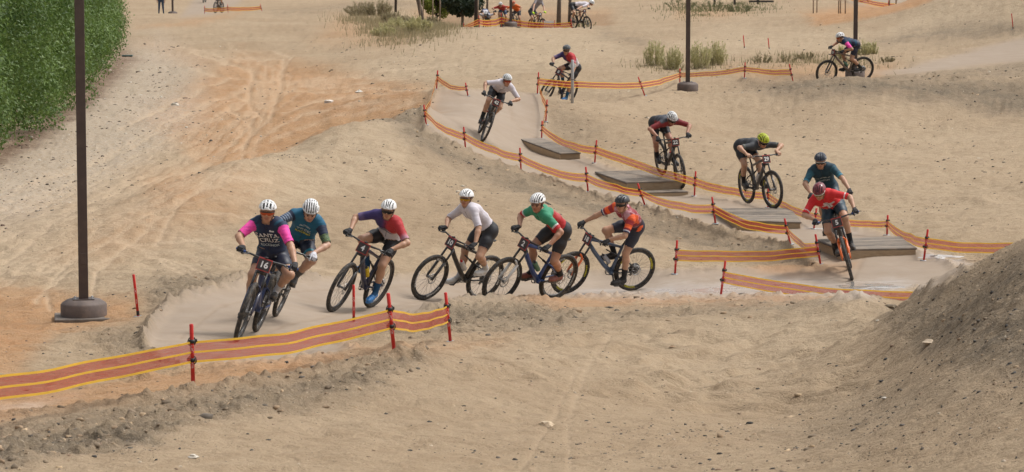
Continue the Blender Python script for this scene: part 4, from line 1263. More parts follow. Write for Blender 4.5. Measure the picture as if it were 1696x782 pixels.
def build_bike(M, spec, label, group='riders\' mountain bikes'):
    root = empty('mountain_bike', M)
    tag(root, label, 'bicycle', group)
    st = math.radians(spec.get('steer', 0))
    S = Matrix.Translation(HT0) @ Matrix.Rotation(st, 4, STA) @ Matrix.Translation(-HT0)
    fr = spec['frame']; fr2 = spec.get('rear', fr); fk = spec.get('fork', CARB)
    inst('frame', BM_['frame'], root, fr)
    inst('rear_triangle', BM_['rear_triangle'], root, fr2)
    inst('shock', BM_['shock'], root, BLK)
    f = inst('fork', BM_['fork'], root, fk, S)
    for s in (-1, 1): inst('stanchion', BM_['stanchion%d' % s], f, spec.get('stan', CARB))
    inst('crown', BM_['crown'], f, CARB)
    for nm, P, A in (('front_wheel', FA, S), ('rear_wheel', RA, Matrix.Identity(4))):
        w = inst(nm, BM_['tyre'], root, spec.get('tyre', RUB), A @ Matrix.Translation(P) @ Matrix.Rotation(rnd.random() * 6, 4, 'Y'))
        inst('rim', BM_['rim'], w, spec.get('rim', CARB))
        inst('hub', BM_['hub'], w, STEEL)
        tag(inst('spokes', BM_['spokes'], w, SPK), kind='stuff')
        inst('brake_disc', BM_['brake_disc'], w, ALU)
        if nm == 'rear_wheel': inst('cassette', BM_['cassette'], w, STEEL)
        if spec.get('rimtext'):
            for sd in (-1, 1):
                for a0 in (0.0, 2.094, 4.189):
                    inst('rim_lettering', spec_arc(spec['rimtext'], sd, a0), w, spec.get('rimtextmat', WHITE))
    h = inst('handlebar', BM_['handlebar'], root, CARB, S)
    for s in (-1, 1):
        inst('grip', BM_['grip%d' % s], h, spec.get('grip', BLK)); inst('brake_lever', BM_['lever%d' % s], h, STEEL)
    inst('stem', BM_['stem'], root, BLK, S)
    inst('bike_computer', BM_['computer'], root, BLK, S @ Matrix.Translation(BARC + Vector((.02, 0, .032))))
    inst('seatpost', BM_['seatpost'], root, CARB)
    inst('saddle', BM_['saddle'], root, BLK)
    a = spec.get('crank', 0.0)
    inst('chainring', BM_['chainring'], root, STEEL, Matrix.Translation(BB) @ Matrix.Rotation(a, 4, 'Y'))
    for s in (-1, 1):
        aa = a if s < 0 else a + math.pi
        c = inst('crank_arm', BM_['crank_arm'], root, CARB, Matrix.Translation(BB + Vector((0, s * .075, 0))) @ Matrix.Rotation(aa, 4, 'Y'))
        inst('pedal', BM_['pedal'], c, STEEL, Matrix.Translation((CRANK, s * .058, 0)) @ Matrix.Rotation(-aa, 4, 'Y'))
    inst('chain', BM_['chain'], root, STEEL); inst('derailleur', BM_['derailleur'], root, BLK)
    if spec.get('bottle'):
        b = inst('bottle', BM_['bottle'], root, spec['bottle']); inst('bottle_cap', BM_['bottle_cap'], b, spec.get('cap', BLK))
    if spec.get('plate'):
        Mp = S @ Matrix.Translation(BARC + Vector((.050, 0, -.052))) @ Matrix.Rotation(math.radians(-14), 4, 'Y')
        p = inst('number_plate', BM_['plate'], root, PLRED, Mp)
        inst('plate_face', BM_['plate_face'], p, PLBLK)
        T = Matrix.Translation((.0078, 0, -.004)) @ Matrix(((0, 0, 1, 0), (1, 0, 0, 0), (0, 1, 0, 0), (0, 0, 0, 1)))
        for k, ch in enumerate(spec['plate']):
            off = (k - (len(spec['plate']) - 1) / 2) * .052
            inst('digit', text_mesh(ch, .105, bold=.003), p, WHITE, T @ Matrix.Translation((off, 0, 0)))
    return root
_arc = {}
def spec_arc(s, sd, a0):
    k = (s, sd, a0)
    if k not in _arc: _arc[k] = arc_text(s, .046, WR - .068, .0165, a0, sd)
    return _arc[k]
# ------------------------------------------------------------------ smooth bodies: union of tapered capsules, meshed as one surface
def rc_dist(P, a, b, ra, rb):
    ba = b - a
    L2 = float(ba @ ba) + 1e-12
    t = np.clip(((P - a) @ ba) / L2, 0, 1)
    d = np.linalg.norm(P - a - t[..., None] * ba, axis=-1) - (ra + (rb - ra) * t)
    return d, t

def surface_nets(F, org, h):
    s = F < 0
    nx, ny, nz = F.shape
    cnt = np.zeros((nx - 1, ny - 1, nz - 1), dtype=np.int8)
    cor = [(i, j, k) for i in (0, 1) for j in (0, 1) for k in (0, 1)]
    sl = lambda A, c: A[c[0]:nx - 1 + c[0], c[1]:ny - 1 + c[1], c[2]:nz - 1 + c[2]]
    for c in cor: cnt += sl(s, c)
    act = (cnt > 0) & (cnt < 8)
    ids = np.argwhere(act)
    idx = -np.ones(act.shape, dtype=np.int64); idx[act] = np.arange(len(ids))
    f = {c: F[ids[:, 0] + c[0], ids[:, 1] + c[1], ids[:, 2] + c[2]] for c in cor}
    acc = np.zeros((len(ids), 3)); n = np.zeros(len(ids))
    for c in cor:
        for ax in range(3):
            if c[ax] == 0:
                e = list(c); e[ax] = 1; e = tuple(e)
                f0, f1 = f[c], f[e]
                m = (f0 < 0) != (f1 < 0)
                t = np.where(m, f0 / np.where(m, f0 - f1, 1), 0)
                p = np.tile(np.array(c, float), (len(ids), 1)); p[:, ax] = t
                acc += p * m[:, None]; n += m
    V = org + h * (ids + acc / np.maximum(n, 1)[:, None])
    Q = []
    for ax in range(3):
        a1, a2 = (ax + 1) % 3, (ax + 2) % 3
        sh = [slice(1, -1)] * 3; sh[ax] = slice(0, -1)
        sh2 = list(sh); sh2[ax] = slice(1, None)
        s0, s1 = s[tuple(sh)], s[tuple(sh2)]
        e = np.argwhere(s0 != s1)
        if not len(e): continue
        off = np.ones(3, dtype=int); off[ax] = 0
        fl = s0[e[:, 0], e[:, 1], e[:, 2]]
        e = e + off
        u1 = np.zeros(3, int); u1[a1] = 1; u2 = np.zeros(3, int); u2[a2] = 1
        g = lambda o: idx[e[:, 0] + o[0], e[:, 1] + o[1], e[:, 2] + o[2]]
        q = np.stack([g(-u1 - u2), g(-u2), g(0 * u1), g(-u1)], -1)
        q[~fl] = q[~fl][:, ::-1]
        Q.append(q)
    return V, np.concatenate(Q)

def mesh_prims(prims, h):
    """prims: (a, b, ra, rb, k)"""
    A = np.array([p[0] for p in prims]); B = np.array([p[1] for p in prims])
    R = np.array([max(p[2], p[3]) for p in prims])[:, None]
    lo = np.minimum(A - R, B - R).min(0) - 3 * h; hi = np.maximum(A + R, B + R).max(0) + 3 * h
    N = np.ceil((hi - lo) / h).astype(int) + 1
    F = np.full(tuple(N), 0.5)
    ax = [lo[i] + h * np.arange(N[i]) for i in range(3)]
    for a, b, ra, rb, k in prims:
        r = max(ra, rb) + k + 2.5 * h
        l = np.minimum(a, b) - r; u = np.maximum(a, b) + r
        i0 = np.maximum(((l - lo) / h).astype(int), 0); i1 = np.minimum(((u - lo) / h).astype(int) + 2, N)
        P = np.stack(np.meshgrid(*[ax[i][i0[i]:i1[i]] for i in range(3)], indexing='ij'), -1)
        d, _ = rc_dist(P, a, b, ra, rb)
        S = F[i0[0]:i1[0], i0[1]:i1[1], i0[2]:i1[2]]
        hh = np.clip(0.5 + 0.5 * (S - d) / k, 0, 1)
        F[i0[0]:i1[0], i0[1]:i1[1], i0[2]:i1[2]] = S + (d - S) * hh - k * hh * (1 - hh)
    return surface_nets(F, lo, h)

def vnormals(V, Q):
    n = np.cross(V[Q[:, 2]] - V[Q[:, 0]], V[Q[:, 3]] - V[Q[:, 1]])
    N = np.zeros_like(V)
    for k in range(4): np.add.at(N, Q[:, k], n)
    return N / (np.linalg.norm(N, axis=1)[:, None] + 1e-12)

def av(*p): return np.array(p, dtype=float)

# hand closed round a grip: x outboard, y forward, z up, bar axis through the origin
def hand_mesh(h=0.0055):
    P = []
    k = .008
    P.append((av(0, -.092, .020), av(-.008, -.02, .030), .027, .022, .02))
    P.append((av(.010, -.085, .018), av(.022, -.02, .027), .024, .020, .02))
    P.append((av(-.012, -.06, .016), av(-.028, -.018, .028), .024, .019, .02))
    for i, x in enumerate((-.034, -.012, .010, .031)):
        L = (.95, 1.08, 1.0, .85)[i]
        pts = [av(x, -.012, .034), av(x, .026 * L, .031), av(x, .040 * L, .003), av(x, .020, -.024)]
        if i == 0: pts = [av(x, -.012, .034), av(x - .006, .030, .028), av(x - .010, .060, .012), av(x - .008, .068, -.010)]   # index finger on the lever
        rr = (.0115, .0105, .0095, .0085) if i < 3 else (.0105, .0095, .0085, .0078)
        for j in range(3): P.append((pts[j], pts[j + 1], rr[j], rr[j + 1], .004))
    th = [av(-.034, -.045, .010), av(-.048, -.018, -.010), av(-.044, .010, -.025), av(-.034, .026, -.026)]
    for j in range(3): P.append((th[j], th[j + 1], (.016, .013, .011, .0095)[j], (.016, .013, .011, .0095)[j + 1], .006))
    V, Q = mesh_prims(P, h)
    V2 = V.copy(); V2[:, 0] *= -1
    return {1: npmesh('glove', V, Q), -1: npmesh('glove', V2, Q[:, ::-1].copy())}
HAND = hand_mesh()

def shoe_meshes():
    P = [(av(-.155, 0, .045), av(.02, 0, .040), .036, .034, .02), (av(-.03, .012, .036), av(.06, .010, .034), .034, .027, .02), (av(-.03, -.012, .036), av(.05, -.014, .034), .034, .027, .02),
         (av(.05, 0, .034), av(.085, .004, .034), .030, .022, .02), (av(-.155, 0, .05), av(-.150, 0, .085), .036, .037, .02), (av(-.12, 0, .07), av(-.04, 0, .058), .036, .030, .02)]
    V, Q = mesh_prims(P, .007)
    V[:, 2] = np.maximum(V[:, 2], .010)
    up = npmesh('shoe', V, Q)
    m = MB(); vs = []; n = 20
    out = []
    for i in range(n):
        t = 2 * math.pi * i / n
        x = -.035 + .142 * math.cos(t); w = .040 + .008 * math.cos(t)
        if -.11 < x < -.05: w *= .86
        out.append((x, w * math.sin(t)))
    for zz, sc in ((-.004, .93), (.0, 1.0), (.014, 1.0), (.018, .95)):
        for x, y in out: vs.append((-.035 + (x + .035) * sc, y * sc, zz))
    fs = [(r * n + i, r * n + (i + 1) % n, (r + 1) * n + (i + 1) % n, (r + 1) * n + i) for r in range(3) for i in range(n)]
    fs += [tuple(range(n - 1, -1, -1)), tuple(3 * n + i for i in range(n))]
    m.add(vs, fs)
    s = MB()
    for x in (-.055, -.09): s.tube([(x, .036, .035), (x + .006, .026, .068), (x + .006, -.02, .070), (x, -.034, .038)], .006, 5, squash=(1, .5))
    return up, m.mesh('sole'), s.mesh('strap')
SHOE, SOLE, SSTRAP = shoe_meshes()

def helmet_mesh(style):
    na, ne = 84, 26
    V, mi, F = [], [], []
    C = Vector((-.010, 0, .036)); Rd = Vector((.146, .109, .112))
    def rim(a):
        c = math.cos(a)
        return (.020 if c > 0 else .020 + .055 * c) - .012 * abs(math.sin(a)) - (.006 if c > .8 else 0)
    def vent(u, w, zz):
        if style == 'rib':
            if zz < .16 or u < -.93 or abs(w) > .90: return 0
            ph = (w * 3.6 + .5) % 1.0
            if not (.23 < ph < .77): return 0
            return 1 if abs(u - .02 + .10 * abs(w)) > .045 and abs(u + .55) > .04 else 0
        if style == 'hole':
            if zz < .14 or u < -.95: return 0
            ph = (w * 2.5 + .5 + .05 * u) % 1.0
            if not (.20 < ph < .80) or abs(w) > .90: return 0
            return 1 if abs(((u * 1.9 + .12) % 1.0) - .5) < .36 else 0
        if style == 'aero':
            if zz < .16: return 0
            if .05 < u < .93 and .20 < abs(w) + .12 * (u - .4) < .36: return 1
            if .30 < u < .90 and abs(w) < .085: return 1
            if .20 < u < .80 and .55 < abs(w) < .68: return 1
            if -.85 < u < -.2 and .18 < abs(w) < .34: return 1
            return 0
        return 0
    for e in range(ne + 1):
        for i in range(na):
            a = 2 * math.pi * i / na
            z0 = (rim(a)) / Rd.z
            z0 = max(-.75, min(.6, z0))
            t = e / ne
            el0 = math.asin(z0)
            el = el0 + (math.pi / 2 - el0) * t
            d = Vector((math.cos(el) * math.cos(a), math.cos(el) * math.sin(a), math.sin(el)))
            v = vent(d.x, d.y, d.z)
            sc = 1 - (.125 if v else 0) + (.012 if style == 'rib' and not v and .4 < d.z else 0)
            if e == 0: sc *= .97
            V.append(C + Vector((d.x * Rd.x * (1.04 if d.x < 0 else 1), d.y * Rd.y, d.z * Rd.z)) * sc); mi.append(v)
    fm = []
    for e in range(ne):
        for i in range(na):
            i2 = (i + 1) % na
            q = (e * na + i, e * na + i2, (e + 1) * na + i2, (e + 1) * na + i)
            F.append(q); fm.append(1 if sum(mi[j] for j in q) >= 3 else 0)
    # inner lining
    b = len(V)
    for i in range(na):
        p = V[i]; V.append(C + (p - C) * .86)
    for i in range(na):
        i2 = (i + 1) % na; F.append((i2, i, b + i, b + i2)); fm.append(1)
    return npmesh('helmet', [tuple(v) for v in V], F, True, fm)
HELM = {s: helmet_mesh(s) for s in ('rib', 'hole', 'aero')}
def strap_mesh():
    m = MB()
    for s in (-1, 1):
        m.tube([(.025, s * .088, .02), (.035, s * .073, -.05), (.052, s * .022, -.108)], .0042, 5)
        m.tube([(-.05, s * .082, .015), (.02, s * .078, -.03), (.035, s * .073, -.05)], .0042, 5)
    return m.mesh('chin_strap')
STRAP = strap_mesh()
def visor_mesh():
    V, F = [], []
    n = 16
    for i in range(n + 1):
        a = math.radians(-72 + 144 * i / n)
        c = abs(a) / math.radians(72)
        for j, zz in enumerate((.014 - .004 * c, -.004, -.026 + .020 * c ** 2 + .010 * math.exp(-(a / .16) ** 2))):
            V.append((.014 + .100 * math.cos(a) + (.002 if j == 1 else 0), .090 * math.sin(a), zz))
    for i in range(n):
        for j in range(2):
            F.append((3 * i + j, 3 * i + j + 1, 3 * i + 3 + j + 1, 3 * i + 3 + j))
    me = npmesh('lens', V, F)
    m = MB()
    m.tube([V[3 * i] for i in range(n + 1)], .004, 5)
    for s, e in ((-1, 0), (1, 3 * n)):
        m.tube([V[e], (-.03, s * .090, .004)], .004, 5)
    return me, m.mesh('glasses_frame')
LENS, GFRAME = visor_mesh()
def eye_mesh():
    m = MB(); m.lathe([(0, -.011), (.0065, -.008), (.0095, 0), (.0065, .008), (0, .011)], 10, cap=False); return m.mesh('eye')
EYE = eye_mesh()

SKIN = colmat('skin', rough=.5, bump=.06, bscale=120, sss=.12, var=.05)
CLOTH = colmat('jersey_cloth', rough=.72, bump=.30, bscale=16, var=.04)
LYCRA = colmat('shorts_cloth', rough=.50, bump=.22, bscale=18, var=.06)
KNIT = colmat('sock_knit', rough=.9, bump=.2, bscale=80, var=.06)
GLOVE = mat('black_glove', (.016, .016, .018), rough=.75, var=.25, scale=40, bump=.3, bscale=120)
DARKV = mat('helmet_vent', (.012, .012, .013), rough=.8)
EYEM = mat('eye_dark', (.03, .02, .016), rough=.25)

def two_bone(a, b, l1, l2, pole):
    d = b - a; L = np.linalg.norm(d)
    mx = (l1 + l2) * .995
    if L > mx:
        s = L / mx; l1 *= s; l2 *= s
    u = d / L
    x = (l1 * l1 - l2 * l2 + L * L) / (2 * L)
    h = math.sqrt(max(l1 * l1 - x * x, 0))
    p = pole - u * (pole @ u); p = p / (np.linalg.norm(p) + 1e-9)
    return a + u * x + p * h
def nrm(v): return v / (np.linalg.norm(v) + 1e-12)

def rider(M, sp, label, bike_spec=None, res=.012, group='riders in the race'):
    """person on the bike whose matrix is M; every position is in the bike's own axes"""
    Mi = M.inverted()
    root = empty('person', M)
    tag(root, label, 'person', group)
    ex, ey, ez = av(1, 0, 0), av(0, 1, 0), av(0, 0, 1)
    st = math.radians((bike_spec or {}).get('steer', 0))
    S = Matrix.Translation(HT0) @ Matrix.Rotation(st, 4, STA) @ Matrix.Translation(-HT0)
    crank = (bike_spec or {}).get('crank', 0.0)
    H = av(*sp.get('hip', (.22, 0, 1.06)))
    # head on its line of sight, at a back's length from the hip
    L = sp.get('back', .66)
    o = Mi @ cam_ob.location; tgt = Mi @ pix(sp['head'][0], sp['head'][1], sp['Y'])
    o = np.array(o); d = nrm(np.array(tgt) - o)
    tc = (H - o) @ d; q = o + d * tc; r2 = L * L - ((q - H) ** 2).sum()
    if r2 > 0:
        c1, c2 = q + d * math.sqrt(r2), q - d * math.sqrt(r2)
        C = c1 if (c1[0] > c2[0]) == (not sp.get('flip', False)) else c2
    else:
        C = q
    if 'headloc' in sp: C = av(*sp['headloc'])
    yaw, pit, rol = [math.radians(a) for a in sp.get('look', (0, -12, 0))]
    # head axes: yaw and pitch counted in the bike's upright (unleaned) frame
    lean = math.radians(sp.get('lean', 0))
    lk = av(math.cos(pit) * math.cos(yaw), math.cos(pit) * math.sin(yaw), math.sin(pit))
    upv = av(0, math.sin(rol), math.cos(rol))
    Rl = np.array(Matrix.Rotation(lean * .8, 3, 'X'))
    lk = Rl @ lk; upv = Rl @ upv
    hx = nrm(lk); hy = nrm(np.cross(upv, hx)); hz = np.cross(hx, hy)
    HM = np.stack([hx, hy, hz], 1)
    hp = lambda *p: C + HM @ av(*p)
    T = C - H
    Tn = nrm(T)
    base = hp(-.045, 0, -.125)
    Nk = H + nrm(base - H) * min(np.linalg.norm(base - H), .60)
    Nk = .35 * Nk + .65 * base
    Td = nrm(Nk - H); tl = np.linalg.norm(Nk - H)
    gl = {s: np.array(S @ (grip_local(s) + Vector((0, .0, 0)))) for s in (-1, 1)}
    bar = nrm(gl[1] - gl[-1])
    sh = .45 * ey + .55 * bar; sh = nrm(sh - Td * (sh @ Td))
    fr = np.cross(sh, Td)
    # spine bends: middle of the back pushed backwards
    bend = sp.get('arch', .045)
    mid = lambda t: H + Td * tl * t - fr * bend * 4 * t * (1 - t)
    P = []      # a, b, ra, rb, k, region, side
    def add(a, b, ra, rb, k, reg, side=0): P.append((np.array(a, float), np.array(b, float), ra, rb, k, reg, side))
    g = sp.get('build', 1.0)
    hipj = {s: H + ey * .088 * s - ez * .01 for s in (-1, 1)}
    add(hipj[-1], hipj[1], .102, .102, .05, 'pelvis')
    for s in (-1, 1):
        add(H - fr * .045 + ey * .055 * s - Td * .01, H + Td * .08 - fr * .02 + ey * .05 * s, .092, .090, .05, 'pelvis')
        add(mid(.10) + sh * .055 * s, mid(.42) + sh * .060 * s, .096, .084 * g, .05, 'torso')
        add(mid(.42) + sh * .060 * s, mid(.76) + sh * .078 * s + fr * .012, .084 * g, .100 * g, .05, 'torso')
        add(mid(.76) + sh * .078 * s + fr * .012, mid(.96) + sh * .095 * s, .100 * g, .066, .05, 'torso')
    add(mid(.95), hp(-.035, 0, -.06), .058, .052, .04, 'neck')
    sj = {}
    for s in (-1, 1):
        dirh = nrm(gl[s] - (mid(.93) + sh * .17 * s))
        sj[s] = mid(.91) + sh * (.172 * s) + dirh * .035
        add(mid(.93) + sh * .10 * s, sj[s], .066, .058, .04, 'torso')
    # arms
    wr, el = {}, {}
    for s in (-1, 1):
        ax_ = nrm(np.array((S.to_3x3() @ (Vector((-.05, .335 * s, 0)) - Vector((-.03, .2 * s, 0)))))) 
        fw = nrm(np.array(S.to_3x3() @ Vector((1, 0, 0)))); fw = nrm(fw - ax_ * (fw @ ax_)); u_ = np.cross(ax_, fw) * s
        if u_[2] < 0: u_ = -u_
        pole = sp.get('elbow', (-.25, .85, .35)); pole = av(pole[0], pole[1] * s, pole[2])
        if 'elbow%d' % s in sp: pole = av(*sp['elbow%d' % s])
        w0 = gl[s] - fw * .085 + u_ * .03
        e0 = two_bone(sj[s], w0, .285, .255, pole)
        v = e0 - gl[s]; ang = math.atan2(v @ u_, -(v @ fw)) if True else 0
        ang = max(-.35, min(1.15, ang - .25))
        f2 = fw * math.cos(ang) - u_ * math.sin(ang); u2 = u_ * math.cos(ang) + fw * math.sin(ang)
        wr[s] = gl[s] - f2 * .088 + u2 * .022
        el[s] = two_bone(sj[s], wr[s], .285, .255, pole)
        mh = Matrix.Identity(4)
        X = ax_
        for r in range(3): mh[r][0], mh[r][1], mh[r][2], mh[r][3] = -X[r] * s, f2[r], u2[r], gl[s][r]
        # hand meshes: side +1 has x outboard = +x
        mh2 = mh.copy()
        inst('glove' if sp.get('gloves', GLOVE) else 'hand', HAND[-s], root, sp.get('gloves', GLOVE) or sp['_skinmat'], mh2)
        add(sj[s], el[s], .054 * g, .041 * g, .03, 'uarm', s)
        m3 = el[s] + (wr[s] - el[s]) * .28
        add(el[s], m3, .040, .043 * g, .02, 'farm', s); add(m3, wr[s], .043 * g, .027, .02, 'farm2', s)
        add(wr[s], gl[s] + u2 * .024 - f2 * .02, .026, .020, .012, 'hand', s)
    # legs
    kn, an = {}, {}
    for s in (-1, 1):
        pd = np.array(pedal_local(s, crank))
        fp = math.radians(sp.get('foot', (0, 0))[0 if s < 0 else 1])
        toe = av(math.cos(fp), .10 * s, math.sin(fp)); toe = nrm(toe)
        fup = nrm(np.cross(toe, ey)); fup = fup if fup[2] > 0 else -fup
        fl = np.cross(fup, toe)
        so = pd + fup * .013
        an[s] = so - toe * .135 + fup * .105
        pole = av(1.0, sp.get('splay', (.25, .25))[0 if s < 0 else 1] * s, .45)
        kn[s] = two_bone(hipj[s], an[s], .435, .425, pole)
        add(hipj[s], hipj[s] + (kn[s] - hipj[s]) * .42, .094, .086 * g, .04, 'thigh', s)
        add(hipj[s] + (kn[s] - hipj[s]) * .42, kn[s], .086 * g, .057, .03, 'thigh2', s)
        sd = nrm(an[s] - kn[s]); bk = -(pole - sd * (pole @ sd)); bk = nrm(bk)
        c1 = kn[s] + (an[s] - kn[s]) * .32 + bk * .016
        add(kn[s], c1, .053, .056 * g, .03, 'calf', s); add(c1, an[s], .056 * g, .034, .03, 'calf2', s)
        add(an[s], so - toe * .02 + fup * .04, .032, .026, .02, 'foot', s)
        mf = Matrix.Identity(4)
        for r in range(3): mf[r][0], mf[r][1], mf[r][2], mf[r][3] = toe[r], fl[r], fup[r], so[r]
        shx = inst('shoe', SHOE, root, sp.get('shoe', BLK), mf)
        inst('sole', SOLE, shx, sp.get('sole', BLK)); inst('strap', SSTRAP, shx, sp.get('shoestrap', BLK))
    # head
    nh = len(P)
    add(hp(-.035, 0, .03), hp(.020, 0, .035), .083, .076, .02, 'skull')
    add(hp(.040, 0, .005), hp(.052, 0, -.050), .056, .043, .02, 'face')
    add(hp(.060, 0, -.060), hp(.068, 0, -.088), .036, .024, .02, 'face')
    for s in (-1, 1):
        add(hp(.0, .048 * s, -.045), hp(.058, .018 * s, -.086), .026, .024, .025, 'face')
        add(hp(.075, .030 * s, -.028), hp(.062, .044 * s, -.030), .021, .022, .015, 'face')
        add(hp(.092, .014 * s, .014), hp(.078, .044 * s, .012), .012, .012, .012, 'brow', s)
        add(hp(-.012, .078 * s, .008), hp(-.006, .078 * s, -.026), .013, .010, .010, 'ear')
    add(hp(.098, 0, .004), hp(.114, 0, -.024), .009, .012, .010, 'nose')
    add(hp(.096, -.018, -.058), hp(.096, .018, -.058), .008, .008, .008, 'lips')
    add(hp(.100, 0, -.064), hp(.098, .001, -.066), .011, .011, .008, 'lips')
    V, Q = mesh_prims([p[:5] for p in P], res)
    # nearest limb for every point
    D = np.empty((len(V), len(P))); TT = np.empty((len(V), len(P)))
    for i, p in enumerate(P):
        D[:, i], TT[:, i] = rc_dist(V, p[0], p[1], p[2], p[3])
    am = D.argmin(1); tt = TT[np.arange(len(V)), am]
    reg = np.array([p[5] for p in P])[am]; side = np.array([p[6] for p in P])[am]
    Nn = vnormals(V, Q)
    s_t = ((V - H) @ Td) / tl
    w_t = ((V - H) @ sh) / .17
    f_t = Nn @ fr
    inr = lambda *n: np.isin(reg, n)
    # skin pigment
    tone = np.array(sp.get('skin', (.46, .26, .165)))
    col = np.tile(tone, (len(V), 1))
    col[inr('lips')] = tone * (.80, .55, .52)
    col[inr('face', 'nose', 'ear')] = tone * (1.02, .93, .90)
    hloc = (V - C) @ HM
    hair = inr('skull', 'neck') & (hloc[:, 2] > -.05) & (hloc[:, 0] < .03) & (np.abs(hloc[:, 1]) < .3) & ((hloc ** 2).sum(1) < .03)
    col[hair] = sp.get('hair', (.05, .03, .02))
    col[inr('brow')] = tone * .45
    if sp.get('beard'):
        bd = inr('face', 'lips') & (hloc[:, 2] < -.045)
        col[bd] = col[bd] * .55 + np.array((.08, .05, .03)) * .45
    me = npmesh('body', V, Q); vcol(me, col)
    inst('body', me, root, SKIN)
    ridge = 1 - np.abs(fbm(V[:, 0] * 9 + V[:, 1] * 5, V[:, 2] * 13 - V[:, 1] * 6, 2)) * 1.6
    fold = np.clip(ridge, -.4, 1)
    def shell(name, sel, off, colors, m, amp=0.0):
        fs = Q[sel[Q].all(1)]
        if len(fs) == 0: return None, None, None
        used, inv = np.unique(fs, return_inverse=True)
        Vs = V[used] + Nn[used] * (off + amp * fold[used])[:, None]
        me = npmesh(name, Vs, inv.reshape(fs.shape)); vcol(me, colors[used])
        return inst(name, me, root, m), Vs, inv.reshape(fs.shape)
    slv = sp.get('sleeve', .80)
    upper = inr('torso', 'pelvis', 'neck') & (s_t > .13) & ~(inr('neck') & (tt > .18))
    upper |= inr('uarm') & (tt < slv)
    if slv > 1: upper |= inr('farm', 'farm2', 'uarm')
    at_ = np.where(inr('uarm', 'farm', 'farm2'), np.clip(tt, 0, 1), 0.0)
    part = np.where(inr('uarm', 'farm', 'farm2'), side, 0)
    jc = sp['jersey'](s_t, w_t, f_t, part, at_, V)
    jer, jV, jF = shell('jersey', upper, .009, np.asarray(jc, float), CLOTH, .005)
    short = inr('pelvis') | (inr('torso') & (s_t < .20)) | inr('thigh') | (inr('thigh2') & (tt < sp.get('hem', .58)))
    sc = np.tile(np.array(sp.get('shorts', (.014, .014, .017))), (len(V), 1))
    if 'hemcol' in sp: sc[inr('thigh2') & (tt > sp.get('hem', .58) - .2)] = sp['hemcol']
    shell('shorts', short, .006, sc, LYCRA, .002)
    if sp.get('sock'):
        kc = np.tile(np.array(sp['sock']), (len(V), 1))
        for s in (-1, 1):
            shell('sock', (inr('calf2') & (tt > sp.get('sockh', .45)) & (side == s)) | (inr('foot') & (side == s)), .005, kc, KNIT)
    Mh = Matrix.Identity(4)
    for r in range(3): Mh[r][0], Mh[r][1], Mh[r][2], Mh[r][3] = hx[r], hy[r], hz[r], C[r]
    hel = inst('helmet', HELM[sp.get('hstyle', 'rib')], root, [sp['helmet'], sp.get('vent', DARKV)], Mh)
    inst('chin_strap', STRAP, hel, BLK)
    if sp.get('lens'):
        ln = inst('sunglasses', LENS, root, sp['lens'], Mh); inst('glasses_frame', GFRAME, ln, sp.get('gframe', BLK))
    else:
        for s in (-1, 1): inst('eye', EYE, root, EYEM, Mh @ Matrix.Translation((.094, .031 * s, -.006)))
    # front zip down the jersey
    if jV is not None and sp['Y'] < 85:
        bz = BVHTree.FromPolygons([tuple(v) for v in jV], [tuple(f) for f in jF])
        zp = []
        for k in range(9):
            loc, n_, i_, ds = bz.ray_cast(Vector(mid(.93 - k * .085) + fr * .5), Vector(-fr), .8)
            if loc is not None: zp.append(Vector(loc) + Vector(fr) * .001)
        if len(zp) > 3:
            zb = MB(); zb.tube(zp, .0032, 5); inst('zip', zb.mesh('zip'), jer, sp.get('zip', BLK))
    # printed lettering laid on the cloth
    if jV is not None:
        bv = None
        for txt in sp.get('print', []):
            if bv is None: bv = BVHTree.FromPolygons([tuple(v) for v in jV], [tuple(f) for f in jF])
            s_, sz, (ts, tw), colm = txt[:4]
            tm = text_mesh(s_, sz, bold=.0012)
            src = mid(ts) + sh * tw + fr * .5
            vs = []
            okk = True
            for v in tm.vertices:
                p = src + sh * v.co.x + Td * v.co.y
                loc, n_, i_, ds = bv.ray_cast(Vector(p), Vector(-fr), 1.0)
                if loc is None: vs.append(tuple(src - fr * .36)); okk = okk and True
                else: vs.append(tuple(Vector(loc) + Vector(fr) * .006))
            lm = npmesh('lettering', vs, [tuple(p.vertices) for p in tm.polygons], False)
            inst('lettering', lm, jer, colm)
    return root

def place(spec):
    """bike matrix from the tyre contact points and heading"""
    Y = spec['Y']
    px_, py_ = spec['front']
    th = math.radians(spec['head_dir'])
    f2 = Vector((math.cos(th), math.sin(th), 0))
    if spec.get('air'):
        pf = pix(px_, py_, Y)
    elif spec.get('ongr'):
        pf = on_ground(px_, Y)
    else:
        pf = hit(px_, py_, Y * .94, Y * 1.06)
    pr = pf - f2 * 1.165
    if 'rear_dz' in spec: pr.z = pf.z + spec['rear_dz']
    else: pr.z = ground(pr.x, pr.y)
    X = (pf - pr).normalized()
    Yv = Vector((0, 0, 1)).cross(X).normalized(); Z = X.cross(Yv)
    R = Matrix((X, Yv, Z)).transposed().to_4x4()
    return Matrix.Translation(pr) @ R @ Matrix.Rotation(-math.radians(spec.get('lean', 0)), 4, 'X')
